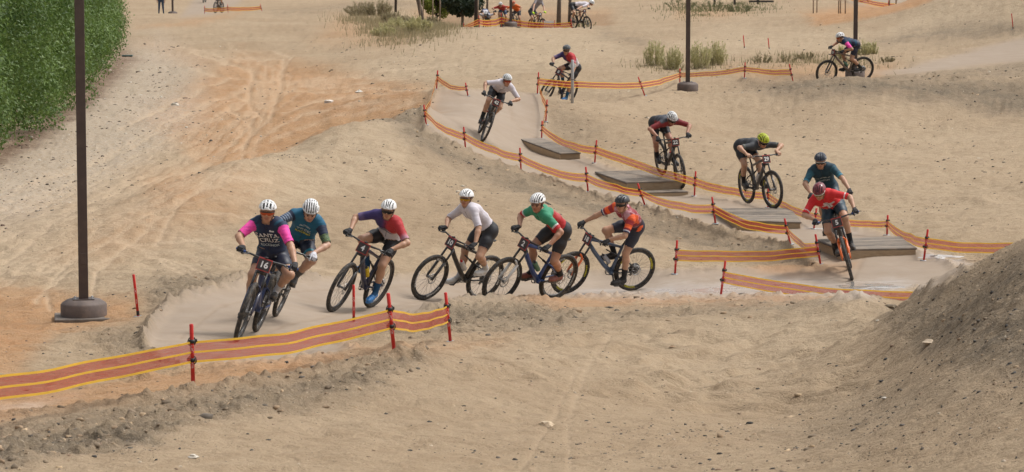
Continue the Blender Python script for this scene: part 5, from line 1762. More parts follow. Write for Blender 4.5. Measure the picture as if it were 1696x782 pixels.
# ------------------------------------------------------------------ kit colours (cloth dye, per point of the garment)
def fill(n, c): return np.tile(np.array(c, float), (n, 1))
def blend(base, c, m): return base * (1 - m[:, None]) + np.array(c, float) * m[:, None]
def sst(x, a, b):
    t = np.clip((x - a) / (b - a), 0, 1); return t * t * (3 - 2 * t)
def mott(V, sc=14.0):
    return np.clip(fbm(V[:, 0] * sc + V[:, 1] * 9, V[:, 2] * sc - V[:, 1] * 7, 3) * .8 + .5, 0, 1)
def j_pink(s, w, f, part, t, V):
    c = fill(len(s), (.010, .020, .055)); c = blend(c, (.008, .07, .13), sst(mott(V, 7), .45, .8) * sst(np.abs(w), .25, .8) * (part == 0))
    c[part != 0] = (.88, .07, .38)
    c = blend(c, (.55, .03, .30), ((part != 0) & (mott(V, 20) > .62)).astype(float) * .5)
    return c
def j_teal(s, w, f, part, t, V):
    c = fill(len(s), (.008, .105, .19)); c[part != 0] = (.012, .022, .055)
    m = (part > 0) & (t > .52) & (np.abs((t * 14) % 1 - .5) < .28); c[m] = (.16, .24, .07)
    m = (part < 0) & (t > .25) & (np.abs((t * 9) % 1 - .5) < .22); c[m] = (.22, .28, .38)
    m = (part == 0) & (s < .30); c[m] = (.006, .10, .15)
    return c
def j_usa(s, w, f, part, t, V):
    k = sst(w, -.35, .35)
    c = blend(fill(len(s), (.045, .03, .13)), (.42, .025, .03), k)
    c = blend(c, (.55, .50, .52), sst(s + .08 * mott(V, 8), .62, .48) * (part == 0))
    c = blend(c, (.50, .33, .42), ((part != 0) * sst(t, .45, .8)) * .75 * mott(V, 12))
    c = blend(c, (.05, .06, .25), ((part < 0) * sst(t, .5, .85)) * .5)
    return c
def j_white(s, w, f, part, t, V):
    return blend(fill(len(s), (.60, .565, .60)), (.50, .46, .52), mott(V, 9) * .5)
def j_ital(s, w, f, part, t, V):
    fro = sst(f, -.25, .1)
    c = fill(len(s), (.42, .018, .022))
    c = blend(c, (.58, .57, .57), sst(w, .95, .75) * sst(-w, .95, .75))
    g = (.035, .26, .14)
    c = blend(c, g, np.maximum(sst(s, .62, .66), 0) * np.maximum(fro, sst(s, .72, .8)))
    c = blend(c, (.45, .02, .02), sst(s, .44, .40))
    c = blend(c, (.42, .018, .022), (1 - fro) * sst(s, .80, .74) * .9)
    a = part != 0
    c[a] = g; c[a & (t > .56)] = (.6, .6, .6); c[a & (t > .64)] = (.45, .015, .02)
    return c
def j_orange(s, w, f, part, t, V):
    c = blend(fill(len(s), (.25, .02, .03)), (.55, .32, .36), sst(mott(V, 11), .45, .8) * .8)
    c = blend(c, (.03, .012, .02), sst(s, .42, .25))
    c[(part == 0) & (np.abs(w) > .92)] = (.72, .10, .02)
    a = part != 0
    c[a & (t < .35)] = (.33, .025, .03); c[a & (t >= .35)] = (.75, .10, .02); c[a & (t > .58)] = (.24, .02, .03); c[a & (t > .70)] = (.55, .55, .58); c[a & (t > .75)] = (.03, .03, .08)
    return c
def j_maroon(s, w, f, part, t, V):
    c = fill(len(s), (.20, .016, .02)); c = blend(c, (.055, .06, .075), sst(f, .1, -.25) * (part == 0))
    c = blend(c, (.03, .03, .035), sst(s, .35, .25) * (part == 0))
    return c
def j_char(s, w, f, part, t, V):
    c = fill(len(s), (.045, .048, .055)); c[(part != 0) & (t > .62)] = (.10, .11, .09); c[(part != 0) & (t > .72)] = (.045, .045, .05)
    return c
def j_dteal(s, w, f, part, t, V):
    c = blend(fill(len(s), (.010, .042, .066)), (.020, .10, .14), (part != 0) * mott(V, 14)); c[(part != 0) & (t > .72)] = (.05, .22, .30)
    return c
def j_swiss(s, w, f, part, t, V):
    c = fill(len(s), (.60, .018, .022))
    cr = (np.abs(w) < .24) & (np.abs(s - .52) < .26) | (np.abs(w) < .62) & (np.abs(s - .52) < .10)
    c[cr & (part == 0) & (f > -.1)] = (.68, .64, .64)
    c[(part != 0) & (np.abs(t - .70) < .025)] = (.7, .68, .68)
    return c
def plain(c):
    return lambda s, w, f, part, t, V: blend(fill(len(s), c), tuple(x * .8 for x in c), mott(V, 9) * .5)

def hm(name, c, rough=.3): return mat('helmet_' + name, c, rough=rough, var=.06, scale=8, coat=.3)
HW = hm('white', (.80, .80, .80)); HBK = hm('black', (.02, .02, .022)); HYE = hm('yellow', (.55, .62, .02)); HRD = hm('maroon', (.17, .018, .028)); HNV = hm('navy', (.035, .045, .07)); HGR = hm('graphite', (.05, .055, .06))
def lens(name, c): return mat('lens_' + name, c, rough=.12, metal=.35, var=.05)
LOR = lens('orange', (.42, .07, .02)); LYE = lens('yellow', (.45, .24, .02)); LDK = lens('dark', (.02, .018, .02)); LRD = lens('red', (.35, .04, .02)); LCL = lens('amber', (.30, .20, .08))
WGLV = mat('white_glove', (.52, .52, .56), rough=.8, var=.1, scale=30, bump=.2); NEON = mat('neon_glove', (.50, .75, .02), rough=.8)
SKM = mat('bare_hand_skin', (.46, .26, .165), rough=.5, var=.06)
WSHOE = mat('white_shoe', (.58, .58, .57), rough=.5, dirt=.3); BSHOE = mat('blue_shoe', (.02, .17, .45), rough=.45, dirt=.15); GSHOE = mat('grey_shoe', (.06, .055, .05), rough=.6, dirt=.35); RSHOE = mat('rust_shoe', (.20, .06, .045), rough=.6, dirt=.3)
TEALS = mat('teal_strap', (.06, .36, .27), rough=.6)
PBLUE = paint('blue', (.012, .035, .13)); PRBLUE = paint('royal', (.012, .055, .22)); PNAVY = paint('navy', (.015, .02, .055)); PSLATE = paint('slate', (.05, .085, .15)); PORNG = paint('orange', (.70, .13, .015)); PTAN = paint('taupe', (.20, .145, .115)); PWHT = paint('white', (.58, .57, .55)); PGRN = paint('green', (.01, .05, .035)); PBLK = paint('black', (.017, .017, .018)); PGREY = paint('grey', (.06, .062, .065))
BWHT = mat('white_bottle', (.62, .6, .58), rough=.4); BYEL = mat('yellow_bottle', (.72, .50, .01), rough=.4); BCLR = mat('grey_bottle', (.32, .33, .36), rough=.35); BGRN = mat('green_bottle', (.12, .25, .17), rough=.4); CAPR = mat('red_cap', (.5, .02, .02), rough=.5)
YTXT = mat('yellow_print', (.62, .55, .03), rough=.6)
BTXT = mat('grey_print', (.40, .46, .48), rough=.6)

R_ = math.radians
RIDERS = [
 dict(label='rider number 16 with pink sleeves leading the group', blabel='blue bike with plate 16 at the front of the group',
  Y=35.6, front=(392, 566), head_dir=-96, lean=18, head=(443, 351), hip=(0.16, -0.06, 1.0), back=.62, look=(6, -8, 0), jersey=j_pink, sleeve=.86, shorts=(.012, .015, .032), splay=(.15, .55), elbow=(-0.1, 0.8, -0.3),
  sock=(.55, .54, .55), shoe=GSHOE, shoestrap=TEALS, helmet=HW, hstyle='hole', lens=LOR, foot=(-5, 5), hem=.50,
  print=[('SANTA', .092, (.70, 0.0), WHITE), ('CRUZ', .092, (.52, .01), WHITE), ('ROCKSHOX', .042, (.38, 0.01), BTXT), ('SRAM', .024, (.85, .075), WHITE)],
  bike=dict(frame=PBLUE, fork=PNAVY, steer=2, crank=R_(62), plate='16', bottle=None, rim=CARB, grip=PRBLUE, rimtext='RESERVE', rimtextmat=BTXT)),
 dict(label='rider in teal with navy sleeves and white glove behind number 16', blabel='black bike with plate 24 half hidden behind number 16',
  Y=38.6, front=(427, 540), head_dir=-96, lean=19, head=(514, 350), hip=(0.14, 0.0, 1.06), back=.62, look=(10, -32, 4), jersey=j_teal, sleeve=.92, shorts=(.012, .014, .03), hemcol=(.01, .14, .19), splay=(.2, .6), elbow=(-0.1, 0.8, -0.3),
  sock=(.1, .1, .1), shoe=GSHOE, helmet=HW, hstyle='rib', gloves=WGLV, foot=(0, 0), skin=(.5, .3, .21),
  print=[('TREK', .085, (.66, 0.0), BTXT), ('FACTORY', .032, (.82, 0), BTXT), ('RACING', .055, (.50, 0), YTXT)],
  bike=dict(frame=PBLK, steer=11, crank=R_(70), plate='24', bottle=BYEL, rimtext='BONTRAGER')),
 dict(label='rider number 4 in purple, red and white jersey with blue shoes', blabel='dark blue bike with plate 4 behind the bare red post',
  Y=41, front=(550, 517), head_dir=-113, lean=21.5, head=(643, 348), hip=(0.17, -0.04, 1.07), back=.63, look=(16, -14, 4), jersey=j_usa, sleeve=.84, splay=(.35, .2), elbow=(-0.1, 0.8, -0.2),
  sock=(.015, .07, .16), shoe=BSHOE, sole=BSHOE, shoestrap=BSHOE, helmet=HW, hstyle='aero', lens=LDK, foot=(0, -12), hem=.45,
  print=[('NATIONAL', .03, (.62, .02), WHITE), ('SPECIALIZED', .036, (.50, 0.0), mat('navy_print', (.05, .05, .12), rough=.7))],
  bike=dict(frame=PNAVY, steer=4, crank=R_(-78), plate='4', bottle=BYEL, tyre=RUB)),
 dict(label='rider in plain white jersey and white shoes', blabel='black bike with white rim lettering under the white jersey rider',
  Y=44, front=(700, 497), head_dir=-134, lean=19.5, head=(772, 329), hip=(0.3, 0, 1.17), back=.60, look=(26, -6, 0), jersey=j_white, sleeve=.95, splay=(.2, .35), elbow=(-0.2, 0.6, -0.3),
  sock=(.45, .45, .46), shoe=WSHOE, sole=WSHOE, shoestrap=WSHOE, helmet=HW, hstyle='aero', lens=LYE, foot=(-8, 0), hem=.46,
  bike=dict(frame=PBLK, steer=3, crank=R_(48), plate='10', bottle=BWHT, cap=CAPR, rimtext='BONTRAGER')),
 dict(label='rider number 2 in green, white and red jersey', blabel='royal blue bike with white fork and plate 2',
  Y=45.2, front=(819, 503), head_dir=-134, lean=22, head=(890, 337), hip=(0.33, 0, 1.16), back=.60, look=(22, -14, 0), jersey=j_ital, sleeve=.84, splay=(.2, .3), elbow=(-0.2, 0.6, -0.3),
  sock=(.015, .015, .016), shoe=RSHOE, shoestrap=TEALS, sole=GSHOE, helmet=HW, hstyle='rib', foot=(0, 0), hem=.55, skin=(.42, .22, .14),
  print=[('WILIER', .06, (.56, .02), mat('black_print', (.06, .06, .07), rough=.7))],
  bike=dict(frame=PRBLUE, fork=PWHT, steer=0, crank=R_(12), plate='2', bottle=BGRN, rimtext='SYNCROS', rimtextmat=BTXT)),
 dict(label='rider in red jersey with orange arm bands and black helmet', blabel='slate blue bike with orange fork at the rear of the group',
  Y=46.6, front=(938, 487), head_dir=-152, lean=18, head=(1030, 338), hip=(0.15, 0, 1.13), back=.64, look=(30, -8, 0), jersey=j_orange, sleeve=.84, shorts=(.012, .015, .03), splay=(.2, .2), elbow=(-0.2, 0.6, -0.2),
  sock=(.015, .015, .016), shoe=BLK, helmet=HBK, hstyle='aero', lens=LDK, foot=(0, 0), hem=.55,
  bike=dict(frame=PSLATE, rear=PBLK, fork=PORNG, steer=9, crank=R_(-72), plate='18', bottle=BCLR, rimtext='NEWMEN', rimtextmat=YTXT)),
 dict(label='rider number 22 in maroon jersey rolling off the step ramp', blabel='black bike with plate 22 leaving the step ramp',
  Y=62.4, front=(1127, 312), air=True, rear_dz=.19, head_dir=-73, lean=-6, head=(1113, 197), hip=(0.06, -0.06, 1.17), back=.64, look=(6, -28, 0), jersey=j_maroon, sleeve=.88, splay=(.35, .15), elbow=(-0.15, 0.85, 0),
  sock=(.015, .015, .016), shoe=BLK, helmet=HW, hstyle='rib', lens=LDK, foot=(0, 0), skin=(.4, .2, .13),
  bike=dict(frame=PBLK, steer=-2, crank=R_(180), plate='22', bottle=BWHT, cap=CAPR, rim=PGREY)),
 dict(label='rider in charcoal jersey with yellow helmet and bare hands', blabel='grey and yellow bike on the curved ramp',
  Y=57.2, front=(1281, 346), air=True, rear_dz=.0, head_dir=-70, lean=-5, head=(1264, 234), hip=(0.06, -0.04, 1.14), back=.62, look=(4, -30, 0), jersey=j_char, sleeve=.82, splay=(.2, .1), elbow=(-0.05, 0.9, 0.1),
  sock=(.015, .015, .016), shoe=BLK, helmet=HYE, hstyle='rib', lens=LDK, gloves=None, _skinmat=SKM, foot=(0, 0),
  bike=dict(frame=PGREY, steer=7, crank=R_(180), plate='29', bottle=BWHT, rim=PGREY, rimtext='DUKE', rimtextmat=YTXT)),
 dict(label='rider in dark teal kit and dark helmet behind number 5', blabel='dark bike mostly hidden behind rider number 5',
  Y=50.8, front=(1384, 414), ongr=True, head_dir=-94, lean=-5, head=(1359, 267), hip=(0.14, -0.03, 1.1), back=.63, look=(-4, -16, 0), jersey=j_dteal, sleeve=.86, shorts=(.010, .035, .055), splay=(.2, .2), elbow=(-0.1, 0.9, -0.1),
  sock=(.015, .015, .016), shoe=BLK, helmet=HNV, hstyle='rib', lens=LDK, gframe=WHITE, foot=(0, 0),
  print=[('THOMUS', .06, (.62, 0), BTXT), ('MAXON', .05, (.46, 0), BTXT)],
  bike=dict(frame=PBLK, fork=PBLK, steer=-7, crank=R_(10), plate=None, bottle=None)),
 dict(label='rider number 5 in red jersey with white cross and dark red helmet', blabel='black bike with orange fork and plate 5',
  Y=48.6, front=(1412, 464), head_dir=-95, lean=-16, head=(1357, 318), hip=(0.14, 0.0, 1.11), back=.62, look=(-14, -30, 0), jersey=j_swiss, sleeve=.92, shorts=(.010, .035, .055), splay=(.35, .15), elbow=(-0.1, 0.85, -0.15),
  sock=(.015, .015, .016), shoe=GSHOE, helmet=HRD, hstyle='aero', lens=LCL, gframe=WHITE, foot=(0, 0), hem=.55,
  bike=dict(frame=PBLK, rear=PORNG, fork=PORNG, steer=1, crank=R_(165), plate='5', bottle=None, grip=PRBLUE)),
 dict(label='rider number 42 in white jersey on the upper track', blabel='black and red bike with plate 42 on the upper track',
  Y=69.2, front=(798, 235), head_dir=-86, lean=21, head=(840, 133), hip=(0.16, 0.02, 1.13), back=.62, look=(12, -8, 0), jersey=j_white, sleeve=.92, splay=(.15, .25), elbow=(-0.1, 0.8, -0.2),
  sock=(.015, .015, .016), shoe=BLK, helmet=HW, hstyle='rib', vent=mat('dark_green_vent', (.01, .04, .035), rough=.6), lens=LRD, foot=(0, 0),
  bike=dict(frame=PBLK, rear=paint('red', (.4, .03, .02)), steer=3, crank=R_(10), plate='42', bottle=None)),
 dict(label='rider in purple, red and white behind the white marker pole', blabel='dark blue bike half hidden behind the far tape and marker pole',
  Y=81.2, front=(898, 174), ongr=True, head_dir=-122, lean=22, head=(938, 83), hip=(.15, -.05, 1.10), back=.63, look=(14, -14, 2), jersey=j_usa, sleeve=.84, splay=(.3, .2), elbow=(-0.1, 0.8, -0.2),
  sock=(.02, .10, .2), shoe=BSHOE, sole=BSHOE, helmet=HGR, hstyle='aero', lens=LDK, foot=(0, 0),
  bike=dict(frame=PNAVY, steer=5, crank=R_(-80), plate='8', bottle=BYEL)),
 dict(label='rider in pink sleeves and navy alone at the far right', blabel='taupe bike behind the far right rim',
  Y=88.4, front=(1369, 145), ongr=True, head_dir=-160, lean=8, head=(1391, 62), hip=(0.25, 0, 1.12), back=.62, look=(12, -12, 0), jersey=j_pink, sleeve=.88, shorts=(.012, .015, .032), splay=(.1, .15), elbow=(-0.2, 0.5, -0.2),
  sock=(.02, .02, .02), shoe=BLK, helmet=HW, hstyle='hole', lens=LOR, foot=(0, 0), 
  bike=dict(frame=PTAN, fork=PBLK, steer=5, crank=R_(0), plate='19', bottle=BGRN, tyre=RUB)),
 dict(label='far rider in white on the right of the crest', blabel='dark bike rolling over the right of the crest',
  Y=147.5, front=(973, 53), head_dir=-58, lean=-6, head=(980, 5), hip=(.02, 0, 1.10), back=.63, look=(4, -35, 0), jersey=j_white, splay=(.2, .1), elbow=(-.2, .6, .1),
  sock=(.3, .3, .3), shoe=BLK, helmet=HW, hstyle='aero', foot=(0, 0), bike=dict(frame=PBLK, steer=0, crank=R_(180), plate='7', bottle=None)),
 dict(label='far rider in grey with neon yellow gloves on the crest', blabel='dark bike under the rider with neon gloves',
  Y=151, front=(900, 45), ongr=True, head_dir=-62, lean=-3, head=(897, -7), hip=(.10, 0, 1.10), back=.63, look=(0, -12, 0), jersey=plain((.22, .20, .21)), gloves=NEON, splay=(.2, .2), elbow=(-.1, .9, .1),
  sock=(.3, .3, .3), shoe=BLK, helmet=HBK, hstyle='rib', foot=(0, 0), bike=dict(frame=PBLK, steer=0, crank=R_(180), plate='31', bottle=None)),
 dict(label='far rider with white helmet crouching low behind the crest tape', blabel='bike hidden behind the crest under the crouching rider',
  Y=156, front=(810, 66), ongr=True, head_dir=-78, lean=0, head=(805, 25), hip=(.10, 0, 1.02), back=.58, look=(0, -40, 0), jersey=plain((.5, .48, .52)), shorts=(.02, .05, .14), splay=(.4, .4), elbow=(-.1, .9, .1),
  shoe=BLK, helmet=HW, hstyle='rib', foot=(0, 0), bike=dict(frame=PBLUE, steer=0, crank=R_(0), plate=None, bottle=None)),
 dict(label='far rider in red jersey behind the crest lamp post', blabel='bike hidden behind the crest under the red jersey rider',
  Y=160, front=(830, 56), ongr=True, head_dir=-95, lean=0, head=(829, 8), hip=(.2, 0, 1.08), back=.6, look=(0, -20, 0), jersey=plain((.40, .04, .03)), shorts=(.03, .07, .15), splay=(.3, .3), elbow=(-.1, .9, .1),
  shoe=BLK, helmet=HW, hstyle='rib', foot=(0, 0), bike=dict(frame=PBLK, steer=0, crank=R_(0), plate=None, bottle=None)),
 dict(label='far rider in orange jersey beside the crest lamp post', blabel='bike hidden behind the crest under the orange jersey rider',
  Y=158, front=(846, 58), ongr=True, head_dir=-110, lean=0, head=(850, 6), hip=(.2, 0, 1.08), back=.6, look=(0, -20, 0), jersey=plain((.75, .14, .02)), splay=(.3, .3), elbow=(-.1, .9, .1),
  shoe=BLK, helmet=hm('orange', (.6, .12, .03)), hstyle='rib', foot=(0, 0), bike=dict(frame=PBLK, steer=0, crank=R_(0), plate=None, bottle=None)),
 dict(label='tiny rider in navy shorts behind the far left tape', blabel='bike of the tiny rider behind the far left tape',
  Y=197, front=(357, 24), ongr=True, head_dir=-105, lean=0, head=(363, -22), hip=(.2, 0, 1.08), back=.6, look=(0, -20, 0), jersey=plain((.5, .5, .5)), shorts=(.015, .02, .05), splay=(.2, .2), elbow=(-.1, .9, .1),
  shoe=BLK, helmet=HBK, hstyle='rib', foot=(0, 0), bike=dict(frame=PBLK, steer=0, crank=R_(90), plate=None, bottle=None)),
 dict(label='tiny rider cut off by the top edge left of the far tape', blabel='bike showing only its front wheel at the far left top edge',
  Y=225, front=(337, 12), ongr=True, head_dir=-92, lean=0, head=(338, -32), hip=(.2, 0, 1.08), back=.6, look=(0, -20, 0), jersey=plain((.1, .1, .12)), splay=(.2, .2), elbow=(-.1, .9, .1),
  shoe=BLK, helmet=HW, hstyle='rib', foot=(0, 0), bike=dict(frame=PBLK, steer=0, crank=R_(0), plate=None, bottle=None)),
 dict(label='tiny rider cut off by the top edge at far right', blabel='bike showing only its wheels at the top right edge',
  Y=205, front=(1427, 8), ongr=True, head_dir=-120, lean=0, head=(1436, -40), hip=(.2, 0, 1.08), back=.6, look=(0, -20, 0), jersey=plain((.1, .1, .12)), splay=(.2, .2), elbow=(-.1, .9, .1),
  shoe=BLK, helmet=HW, hstyle='rib', foot=(0, 0), bike=dict(frame=PBLK, steer=0, crank=R_(0), plate=None, bottle=None)),
]
for sp in RIDERS:
    M = place(sp)
    build_bike(M, sp['bike'], sp['blabel'])
    Yd = sp['Y']
    rider(M, sp, sp['label'], sp['bike'], res=.0115 if Yd < 50 else (.014 if Yd < 100 else .022))
# ------------------------------------------------------------------ vegetation
def leafmat(name, c1, c2, trans=.25):
    if name in MATS: return MATS[name]
    m, nt, b = nmat(name)
    N, L = nt.nodes, nt.links
    at = N.new('ShaderNodeAttribute'); at.attribute_name = 'Col'
    sp = N.new('ShaderNodeSeparateColor'); L.new(at.outputs['Color'], sp.inputs[0])
    mx = N.new('ShaderNodeMixRGB'); mx.inputs[1].default_value = (*c1, 1); mx.inputs[2].default_value = (*c2, 1)
    L.new(sp.outputs[0], mx.inputs[0]); L.new(mx.outputs[0], b.inputs['Base Color'])
    b.inputs['Roughness'].default_value = .55
    tr = N.new('ShaderNodeBsdfTranslucent'); L.new(mx.outputs[0], tr.inputs[0])
    ms = N.new('ShaderNodeMixShader'); ms.inputs[0].default_value = trans
    L.new(b.outputs[0], ms.inputs[1]); L.new(tr.outputs[0], ms.inputs[2])
    L.new(ms.outputs[0], N['Material Output'].inputs[0])
    MATS[name] = m
    return m
vr = np.random.RandomState(3)
def leaves(name, P, size, mean_dir=None, asp=1.8, up=0.0, tri=False):
    """one small folded leaf blade (two triangles) per point"""
    n = len(P)
    d = vr.randn(n, 3); d[:, 2] += up
    if mean_dir is not None: d += mean_dir
    d /= np.linalg.norm(d, axis=1)[:, None] + 1e-9
    e = np.cross(d, vr.randn(n, 3)); e /= np.linalg.norm(e, axis=1)[:, None] + 1e-9
    s = size * (.6 + .8 * vr.rand(n))[:, None]
    nrm_ = np.cross(d, e)
    a = P - d * s * .5 * asp; b = P + e * s * .5 + nrm_ * s * .12; c = P + d * s * .5 * asp; f = P - e * s * .5 + nrm_ * s * .12
    k = 3 if tri else 4
    V = np.stack([a, b, c, f][:k] if not tri else [a, b * .7 + f * .3 + e * s * .3, c], 1).reshape(-1, 3)
    F = np.arange(k * n).reshape(n, k)
    me = npmesh(name, V, F, False)
    cv = np.repeat(np.clip(vr.rand(n) * .75 + .25 * fbm(P[:, 0] * .9 + P[:, 1] * .7, P[:, 2] * .9, 2) + .1, 0, 1), k)
    vcol(me, np.stack([cv, cv, cv], -1))
    return me
BARK = mat('grey_bark', (.13, .105, .085), rough=.9, var=.3, scale=9, bump=.6, bscale=30)
PALEW = mat('pale_stake_wood', (.28, .21, .15), rough=.85, var=.2, scale=6, bump=.3)
DKBARK = mat('dark_bark', (.045, .035, .03), rough=.9, var=.3, scale=9, bump=.6, bscale=30)

# hedge of tall shrubs along the left
HEDGE = leafmat('hedge_leaf', (.05, .105, .02), (.175, .27, .062), .33)
def shrub_lobes(rx, ry, h, n, nl):
    """leaf places and outward directions over a column of rounded foliage clumps"""
    P, D = [], []
    per = n // nl
    for i in range(nl):
        a = vr.rand() * 2 * np.pi; hh = (i + .5) / nl
        r = .55 + .55 * vr.rand()
        k = 1 - .12 * hh
        c = np.array([math.cos(a) * (rx - r * .55) * k, math.sin(a) * (ry - r * .55) * k, .25 + hh * (h - .5)])
        d = vr.randn(per, 3); d /= np.linalg.norm(d, axis=1)[:, None]
        rad = r * (1 - .30 * vr.rand(per) ** 2) * (1 + .10 * vr.randn(per))
        P.append(c + d * rad[:, None] * np.array([1, 1, 1.2])); D.append(d)
    P, D = np.concatenate(P), np.concatenate(D)
    k = P[:, 2] > .02
    return P[k], D[k]
def shell_leaves(name, P, D, size):
    n = len(P)
    nn = D + vr.randn(n, 3) * .55 + np.array([0, 0, .25]); nn /= np.linalg.norm(nn, axis=1)[:, None]
    e = np.cross(nn, vr.randn(n, 3)); e /= np.linalg.norm(e, axis=1)[:, None] + 1e-9
    f = np.cross(nn, e)
    s = size * (.6 + .8 * vr.rand(n))[:, None]
    V = np.stack([P - e * s, P + f * s * .8, P + e * s], 1).reshape(-1, 3)
    me = npmesh(name, V, np.arange(3 * n).reshape(n, 3), False)
    cv = np.repeat(np.clip(vr.rand(n) * .7 + .35 * fbm(P[:, 0] * .8 + P[:, 1] * .6, P[:, 2] * .8, 2) + .12, 0, 1), 3)
    vcol(me, np.stack([cv, cv, cv], -1))
    return me
hedge_line = [(-120, 285, 64), (-10, 245, 73), (60, 200, 82.5), (112, 158, 95), (140, 124, 107), (160, 94, 122), (172, 72, 136)]
hl = ['tall green hedge shrub cut off by the left frame edge', 'broad green hedge shrub left of the nearest lamp post', 'hedge shrub directly behind the nearest lamp post, nearer one', 'hedge shrub just right of the nearest lamp post',
      'fifth hedge shrub, right of the lamp post, in the hedge row', 'sixth hedge shrub, near the far end of the hedge row', 'last and farthest hedge shrub at the right end of the row']
for (hx_, hy_, Y), lb in zip(hedge_line, hl):
    p = on_ground(hx_ - 58, Y + 2.5)
    root = tag(empty('hedge_shrub', Matrix.Translation(p)), lb, 'shrub', 'hedge shrubs along the left')
    h = 5.2
    step = 10
    P, D = shrub_lobes(2.3, 4.6, h, 60000, 120)
    inst('foliage', shell_leaves('foliage', P, D, .055), root, HEDGE)
    b = MB()
    for k in range(4):
        a = vr.rand() * 6; b.tube([(math.cos(a) * .3, math.sin(a) * .9, -.2), (math.cos(a) * .7, math.sin(a) * 1.8, 1.6), (math.cos(a) * 1.1, math.sin(a) * 2.4, 3.6)], [.06, .045, .015], 6)
    inst('stems', b.mesh('stems'), root, DKBARK); root.children[-1]['kind'] = 'stuff'

SAGE = leafmat('sage_leaf', (.42, .40, .19), (.62, .57, .33), .5)
DRYB = leafmat('dry_brush_leaf', (.25, .215, .12), (.42, .36, .22), .45)
OLIVE = leafmat('olive_leaf', (.12, .13, .06), (.24, .25, .12), .35)
BRIGHT = leafmat('bright_leaf', (.14, .18, .03), (.32, .35, .07), .4)
DARKL = leafmat('dark_tree_leaf', (.015, .03, .014), (.04, .065, .03), .15)
def tuft(px, py, Y, wpx, hpx, label, m, n=900, name='desert_bush', cat='bush', group='bushes beside the course', lsz=.020, asp=5.0):
    p = on_ground(px, Y)
    k = Y / FPX
    rx = wpx * k / 2; h = hpx * k; ry = rx * .7
    root = tag(empty(name, Matrix.Translation(p)), label, cat, group)
    # many thin twigs fanning from the base, leaves along them
    nt_ = max(14, int(n / 28))
    a = vr.rand(nt_) * 2 * np.pi; r = np.sqrt(vr.rand(nt_)); hh = h * (1.05 - .5 * r ** 2) * (.75 + .4 * vr.rand(nt_))
    base = np.stack([np.cos(a) * r * rx * .55, np.sin(a) * r * ry * .55, np.zeros(nt_)], -1)
    tip = np.stack([np.cos(a) * r * rx, np.sin(a) * r * ry, hh], -1)
    pick = vr.randint(0, nt_, n); t = vr.rand(n)[:, None] ** .8
    P = base[pick] * (1 - t) + tip[pick] * t + vr.randn(n, 3) * np.array([rx, ry, h]) * .035
    P = P[P[:, 2] > .01]
    inst('foliage', leaves('foliage', P, lsz, mean_dir=np.array([0, 0, 1.6]), asp=asp), root, m)
    b = MB()
    for i in range(0, nt_, 2): b.tube([base[i] + np.array([0, 0, -.05]), (base[i] + tip[i]) / 2, tip[i]], [.006, .004, .002], 3, caps=False)
    tw = inst('twigs', b.mesh('twigs'), root, BARK); tw['kind'] = 'stuff'
    return root
tuft(1085, 108, 96, 40, 40, 'leftmost sage bush left of the middle lamp post', SAGE, 1500)
tuft(1112, 109, 95, 44, 36, 'sage bush touching the left of the middle lamp post', SAGE, 1500)
tuft(1160, 108, 95, 48, 42, 'sage bush right of the middle lamp post', SAGE, 1700)
tuft(1187, 107, 96, 42, 36, 'rightmost sage bush right of the middle lamp post', SAGE, 1500)
tuft(1392, 86, 100, 20, 26, 'small sage bush behind the pink sleeved rider', SAGE, 700)
tuft(1430, 76, 103, 32, 22, 'sage bush right of the lamp post behind the pink rider', SAGE, 1000)
tuft(1447, 74, 104, 18, 20, 'rightmost small sage bush behind the pink rider', SAGE, 600)
for i, (x, y, Y, w, h, lb) in enumerate([(1262, 106, 97, 40, 14, 'low grey brush left of the rising far tape end'), (1300, 103, 98, 44, 13, 'low grey brush above the rising far tape'), (1335, 100, 99, 40, 13, 'low grey brush left of the pink rider front wheel'), (1470, 92, 99, 26, 9, 'small low grey brush right of the pink rider')]):
    tuft(x, y, Y, w, h, lb, DRYB, 420, name='low_brush')
tuft(968, 47, 152, 44, 20, 'olive bush behind the wheels of the right crest rider', OLIVE, 700)
for x, Y, w, h, lb in [(598, 178, 60, 22, 'leftmost grey green brush at the top of the far flat'), (628, 178, 50, 26, 'second grey green brush at the top of the far flat'), (650, 160, 46, 22, 'brush in the middle of the far grassy strip'), (672, 150, 40, 20, 'brush left of the leaning trunk'), (655, 136, 60, 22, 'tall dry grass clump at the foot of the crest, left'), (690, 131, 56, 26, 'tall dry grass clump below the leaning trunk'), (635, 130, 50, 16, 'lowest dry grass clump at the left foot of the crest'), (715, 150, 40, 20, 'dry grass clump right of the leaning trunk')]:
    tuft(x, 0, Y, w, h, lb, DRYB if Y > 140 else SAGE, 2200, name='brush_clump', lsz=.028)
for x, Y, w, h, lb in [(1130, 190, 60, 16, 'green brush left of the picnic table'), (1180, 185, 60, 18, 'green brush below the picnic table'), (1225, 178, 50, 14, 'green brush right below the picnic table')]:
    tuft(x, 0, Y, w, h, lb, OLIVE, 700, name='brush_clump', lsz=.028)
for x, Y, w, h, lb in [(222, 235, 60, 30, 'far green brush beside the hedge end at the top edge'), (250, 245, 50, 26, 'far green brush left of the standing person')]:
    tuft(x, 0, Y, w, h, lb, OLIVE, 800, name='brush_clump', lsz=.06)

